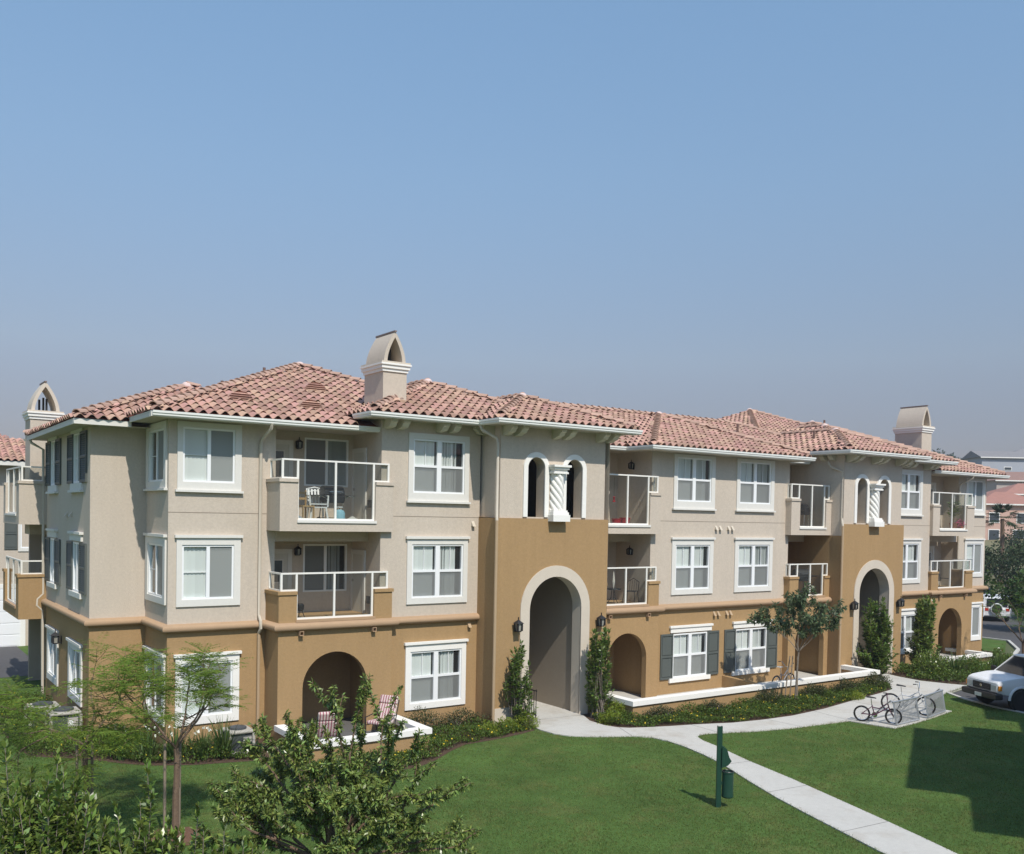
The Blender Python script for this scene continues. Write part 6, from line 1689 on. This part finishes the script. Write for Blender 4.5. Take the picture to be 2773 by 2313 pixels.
MB().sweep([(X0, Ya), (X1, Ya), (X1, Yb)], [(-.04, zz - .2), (0, zz - .2), (0, zz - .01), (-.04, zz - .01)]).build('fascia', FASC, NB)
MB().quad((X0, Ya, zz - .2), (X1, Ya, zz - .2), (X1, Yb, zz - .2), (X0, Yb, zz - .2)).build('soffit', SOFF, NB)
structure('driveway', MB().slab([(-12, 11.5), (.85, 11.5), (.85, 20.1), (-12, 20.1)], -.36, -.29), ASPH)

# --- the building the view is taken from (right of the camera, outside the frame): it shades the right of the lawn
OB = thing('opposite_building', 'stucco apartment building opposite, outside the frame, shading the right of the lawn', 'building', (16.0, -27.0, G0))
ang = math.atan2(7.8, 13.1); e1 = Vector((math.cos(ang), math.sin(ang))); e2 = Vector((math.sin(ang), -math.cos(ang)))   # e2 points away from the lawn
org = Vector((12.7, -24.3))
def obx(mb, a0, a1, b0, b1, z0, z1):
    q = [org + e1 * a + e2 * b for (a, b) in ((a0, b0), (a1, b0), (a1, b1), (a0, b1))]
    mb.add([(p.x, p.y, z0) for p in q] + [(p.x, p.y, z1) for p in q], [(3, 2, 1, 0), (4, 5, 6, 7), (0, 1, 5, 4), (1, 2, 6, 5), (2, 3, 7, 6), (3, 0, 4, 7)]); return mb
def hip(mb, a0, a1, b0, b1, z, k=.385):
    t = min(a1 - a0, b1 - b0) / 2
    if a1 - a0 > b1 - b0: c = [(a0 + t, b0 + t), (a1 - t, b0 + t)]
    else: c = [(a0 + t, b0 + t), (a0 + t, b1 - t)]
    q = [org + e1 * a + e2 * b for (a, b) in [(a0, b0), (a1, b0), (a1, b1), (a0, b1)] + c]
    long_ = a1 - a0 > b1 - b0
    mb.add([(p.x, p.y, z if i < 4 else z + k * t) for i, p in enumerate(q)], [(0, 1, 5, 4), (1, 2, 5), (2, 3, 4, 5), (3, 0, 4), (0, 3, 2, 1)] if long_ else [(0, 1, 4), (1, 2, 5, 4), (2, 3, 5), (3, 0, 4, 5), (0, 3, 2, 1)])
    return mb
obx(MB(), .4, 10.2, 0, 12, -.36, 8.4).build('wall', UP, OB); obx(MB(), 10.2, 12.9, 1.6, 12, -.36, 8.4).build('recess_wall', UP, OB); obx(MB(), 12.9, 18, .7, 12, -.36, 8.4).build('wall', UP, OB)
obx(MB(), .38, 10.22, -.02, 11.9, -.36, 2.85).build('lower_wall', LO, OB)
hip(MB(), -.2, 10.8, -.6, 12.6, 8.4).build('roof', TILE, OB); hip(MB(), 9.0, 14.0, 1.0, 12.6, 8.38).build('roof', TILE, OB); hip(MB(), 12.4, 18.6, .1, 12.6, 8.42).build('roof', TILE, OB)
obx(MB(), 2.8, 9.1, -1.1, 5, -.36, 8.9).build('tower_wall', UP, OB)
hip(MB(), 2.3, 9.6, -1.65, 5, 8.9, .3).build('tower_roof', TILE, OB)
obx(MB(), 13.6, 14.5, 1.2, 2.3, 8.4, 10.9).build('chimney', UP, OB)

# --- hill and far ground rising to the right
def hillz(x, y):
    d = math.hypot(x + 5, y + 27); t = max(0, min(1, (d - 85) / 330)); s = t * t * (3 - 2 * t)
    return -.34 + s * (26.5 + 3.0 * math.sin(x * .013 + 1) + 2.5 * math.sin(y * .021 + x * .008)) 
hv = []; hf = []; NA, ND = 60, 44
for i in range(NA + 1):
    a = R(-75 + 190 * i / NA)
    for j in range(ND + 1):
        d = 80 + 560 * (j / ND) ** 1.3; x = -5 + d * math.sin(a); y = -27 + d * math.cos(a)
        z = hillz(x, y) - (0 if d < 440 else (d - 440) * .04); hv.append((x, y, z - (.3 if j == 0 else 0)))
for i in range(NA):
    for j in range(ND): k = i * (ND + 1) + j; hf.append((k, k + 1, k + ND + 2, k + ND + 1))
o = npobj('hill', hv, hf, mat('dry_hill', (.16, .145, .075), .95, var=.25, vscale=.05, big=.2, bigscale=.012), None, True); o['kind'] = 'structure'

def bp(px, py, depth):
    """place on the sight line so far things sit at their own distance"""
    v = fw + RR * ((px - 1386.5) / 2573.36) - UU * ((py - 1464.81) / 2573.36)
    return Vector((-5.2536, -27.3113, 5.8738)) + v * depth
# --- trees
def leaf_tree(name, label, x, y, z, H, rad, seed, lm, n=700, ls=.3, group=None, shape=(1, 1, .8), trunk=.35, bark=None):
    rg = np.random.default_rng(seed); s = MB(); ch = H * (1 - trunk); c = np.array([x, y, z + H * trunk + ch * .5])
    s.tube([(x, y, z - .5), (x + rg.normal(0, .02) * H, y, z + H * trunk), (x, y, z + H * .75)], [H * .028, H * .02, H * .008], 6, False)
    cl = unit(rg.normal(0, 1, (9, 3))) * rg.uniform(.35, .8, (9, 1))
    for q in cl[:6]: s.tube([(x, y, z + H * trunk * .9), tuple(c + q * np.array([rad, rad, ch * .5]))], [H * .012, H * .004], 4, False)
    k = rg.integers(0, 9, n); off = unit(rg.normal(0, 1, (n, 3))) * rg.uniform(.2, 1, (n, 1)) ** .5 * .52
    P = c + (cl[k] + off) * np.array([rad, rad, ch * .55]) * np.array(shape) 
    lv = leafset(P, off + rg.normal(0, .4, (n, 3)) + np.array([0, 0, -.1]), ls, ls * .55, rg)
    return plant(name, label, 'tree', (x, y, z), s, lv, lm, bark or BARKG, group, 'crown', 'trunk')
NT = [(48.5, 4.0, 4.3, 2.3, 'bright green tree just right of the building end beyond the feathery tree', L_FAR), (52.5, 1.2, 3.6, 2.2, 'lower green tree at the right edge beyond the feathery tree', L_FAR), (53.5, 9.5, 4.9, 2.6, 'taller green tree behind the bright tree at the building end', L_FAR),
      (70.0, 12.0, 5.2, 3.4, 'dark green tree behind the parked vans', L_FARD), (74.0, 20.0, 5.6, 3.8, 'broad dark tree left of the palm', L_FARD), (84.0, 14.0, 6.0, 4.0, 'broad tree at the right edge under the houses', L_FAR), (93.0, 30.0, 5.8, 4.5, 'large tree below the salmon house', L_FARD), (101.0, 26.0, 6.2, 4.5, 'large dark tree at the right edge below the houses', L_FARD)]
for i, (x, y, H, r, lab, lm) in enumerate(NT):
    leaf_tree('leafy_tree', lab, x, y, -.34 if math.hypot(x + 5, y + 27) < 85 else hillz(x, y), H, r, 200 + i, lm, 2600, .28 if H < 7 else .4, 'trees beyond the parking lot', trunk=.22)
# palm
t0 = bp(2715, 1405, 92); gx, gy = t0.x, t0.y
pt = thing('palm_tree', 'fan palm standing below the salmon house at the right', 'tree', (gx, gy, -.3))
MB().tube([(gx, gy, -.4), (gx + .1, gy, t0.z * .5), (gx, gy, t0.z)], [.28, .2, .18], 8).build('trunk', BARK, pt)
rgp = np.random.default_rng(4); V = []; F = []; o_ = 0
for i in range(46):
    az = rgp.uniform(0, 6.28); el_ = rgp.uniform(-.5, 1.2); d = np.array([math.cos(az) * math.cos(el_), math.sin(az) * math.cos(el_), math.sin(el_)]); p = np.array([gx, gy, t0.z]) + d * 1.0; sd = unit(np.cross(d, [0, 0, 1.0]))
    for k in range(9):
        a = (k - 4) * .22; dd = d * math.cos(a) + sd * math.sin(a); tip = p + dd * 1.0 + np.array([0, 0, -.25]); w = np.cross(dd, [0, 0, 1.0]); w = unit(w) * .06
        V += [p, p + dd * .5 + w, tip, p + dd * .5 - w]; F.append((o_, o_ + 1, o_ + 2, o_ + 3)); o_ += 4
npobj('fronds', np.array(V), np.array(F), L_FARD, pt)

# --- houses on the slope
def house(label, px, py, depth, rz, w, d, h, wall, roof, k=.42, gable=False, wins=()):
    """px,py = image foot of the house centre"""
    c = bp(px, py, depth); zb = c.z
    t = thing('house', label, 'house', (c.x, c.y, zb), rz, 'houses on the slope', True)
    WM = mat('house_wall_' + wall[0], wall[1], .9, var=.05); RM = mat('house_roof_' + roof[0], roof[1], .9, var=.1, vscale=1.5)
    MB().box(-w / 2, w / 2, -d / 2, d / 2, -4, h).build('wall', WM, t)
    e = .5; rx = w / 2 + e; ry = d / 2 + e; tt = ry if not gable else 0
    m = MB(); rh = h + k * ry
    m.add([(-rx, -ry, h), (rx, -ry, h), (rx, ry, h), (-rx, ry, h), (-rx + tt, 0, rh), (rx - tt, 0, rh), ], [(0, 1, 5, 4), (1, 2, 5), (2, 3, 4, 5), (3, 0, 4), (3, 2, 1, 0)])
    m.build('roof', RM, t)
    MB().box(-rx, rx, -ry - .06, -ry, h - .18, h + .02).build('fascia', TRIMW, t)
    for (x, z, ww, hh) in wins:
        o = MB().box(x - ww / 2 - .12, x + ww / 2 + .12, -d / 2 - .06, -d / 2 - .01, z - .12, z + hh + .12).build('window', TRIMW, t)
        MB().box(x - ww / 2, x + ww / 2, -d / 2 - .1, -d / 2 - .06, z, z + hh).build('pane', mat('house_glass', (.05, .06, .07), .1), o)
    return t
Hh = R(-35)
house('salmon house with red roof behind the palm', 2706, 1480, 150, Hh, 11, 9, 6.6, ('salmon', (.55, .36, .29)), ('red', (.34, .17, .13)), .4, False, ((-3.2, .6, 1.5, 2.0), (0.6, .6, 1.6, 2.0), (-3.2, 3.8, 1.4, 1.4), (1.0, 3.8, 1.4, 1.4), (3.8, 3.8, 1.2, 1.4)))
house('pink house with red tile roof at the right edge', 2768, 1450, 165, Hh, 11, 9, 7.0, ('pink', (.52, .38, .33)), ('red', (.34, .17, .13)), .4, False, ((-3.0, 3.6, 1.4, 1.5), (0, 3.6, 1.4, 1.5), (-3, .6, 1.6, 1.6)))
house('grey blue house with flat grey side above the salmon house', 2688, 1345, 205, Hh, 9, 8, 8.2, ('bluegrey', (.36, .38, .42)), ('grey', (.22, .21, .21)), .35, True, ((1.0, 5.6, 1.4, .5),))
house('white house with grey roof at the upper right', 2738, 1338, 215, Hh, 10, 8, 7.4, ('white', (.66, .64, .60)), ('grey', (.22, .21, .21)), .4, False, ((-2.5, 3.6, 1.6, 1.6), (1.2, 3.6, 1.6, 1.6), (3.0, .6, 3.0, 2.0)))
house('grey roofed house at the far upper right edge', 2775, 1330, 235, Hh, 11, 8, 8.5, ('pale', (.50, .48, .46)), ('grey', (.22, .21, .21)), .4, False, ((-2.5, 4.6, 1.6, 1.6),))
house('tan house with brown roof between the grey and the pink house', 2752, 1385, 185, Hh, 12, 8, 5.8, ('tan', (.42, .36, .32)), ('brown', (.26, .16, .13)), .42, False, ((-3, 3.2, 1.4, 1.4), (0, 3.2, 1.4, 1.4)))

# --- trees along the hill crest and on its flank
rgh = np.random.default_rng(15)
words = ['first', 'second', 'third', 'fourth', 'fifth', 'sixth', 'seventh', 'eighth', 'ninth', 'tenth', 'eleventh', 'twelfth', 'thirteenth', 'fourteenth', 'fifteenth', 'sixteenth', 'seventeenth', 'eighteenth', 'nineteenth', 'twentieth', 'twenty-first', 'twenty-second']
for i in range(20):
    px = 2530 + i * 13.5 + rgh.uniform(-4, 4); dep = rgh.uniform(330, 410); c = bp(px, 1300, dep); z = hillz(c.x, c.y); H = rgh.uniform(4.5, 9) if i else 12
    leaf_tree('hill_tree', words[i] + ' tree from the left along the hazy hill crest', c.x, c.y, z, H, H * rgh.uniform(.3, .48), 300 + i, L_FARD, 420, 1.3, 'trees on the hill crest', trunk=.2)
for i in range(12):
    px = 2672 + i * 10 + rgh.uniform(-4, 4); dep = rgh.uniform(245, 320); c = bp(px, 1300, dep); z = hillz(c.x, c.y); H = rgh.uniform(4, 7)
    leaf_tree('slope_tree', words[i] + ' tree from the left on the slope behind the houses', c.x, c.y, z, H, H * .45, 340 + i, L_FARD, 420, 1.0, 'trees on the slope', trunk=.15)

# --- hazy air round everything
hz = MB().box(-700, 760, -120, 760, -1.4, 75).build('haze', mat('haze_tmp', (.8, .8, .8)), None)
hm = bpy.data.materials.new('hazy_air'); hm.use_nodes = True; hn = hm.node_tree.nodes; hn.clear()
ho = hn.new('ShaderNodeOutputMaterial'); pv_ = hn.new('ShaderNodeVolumePrincipled')
pv_.inputs['Color'].default_value = (.80, .86, .95, 1); pv_.inputs['Density'].default_value = 0.00045; pv_.inputs['Anisotropy'].default_value = 0.0
hm.node_tree.links.new(pv_.outputs[0], ho.inputs['Volume'])
hz.data.materials.clear(); hz.data.materials.append(hm)
props(hz, 'thin bluish haze in the air over the whole place', 'haze', None, 'stuff')
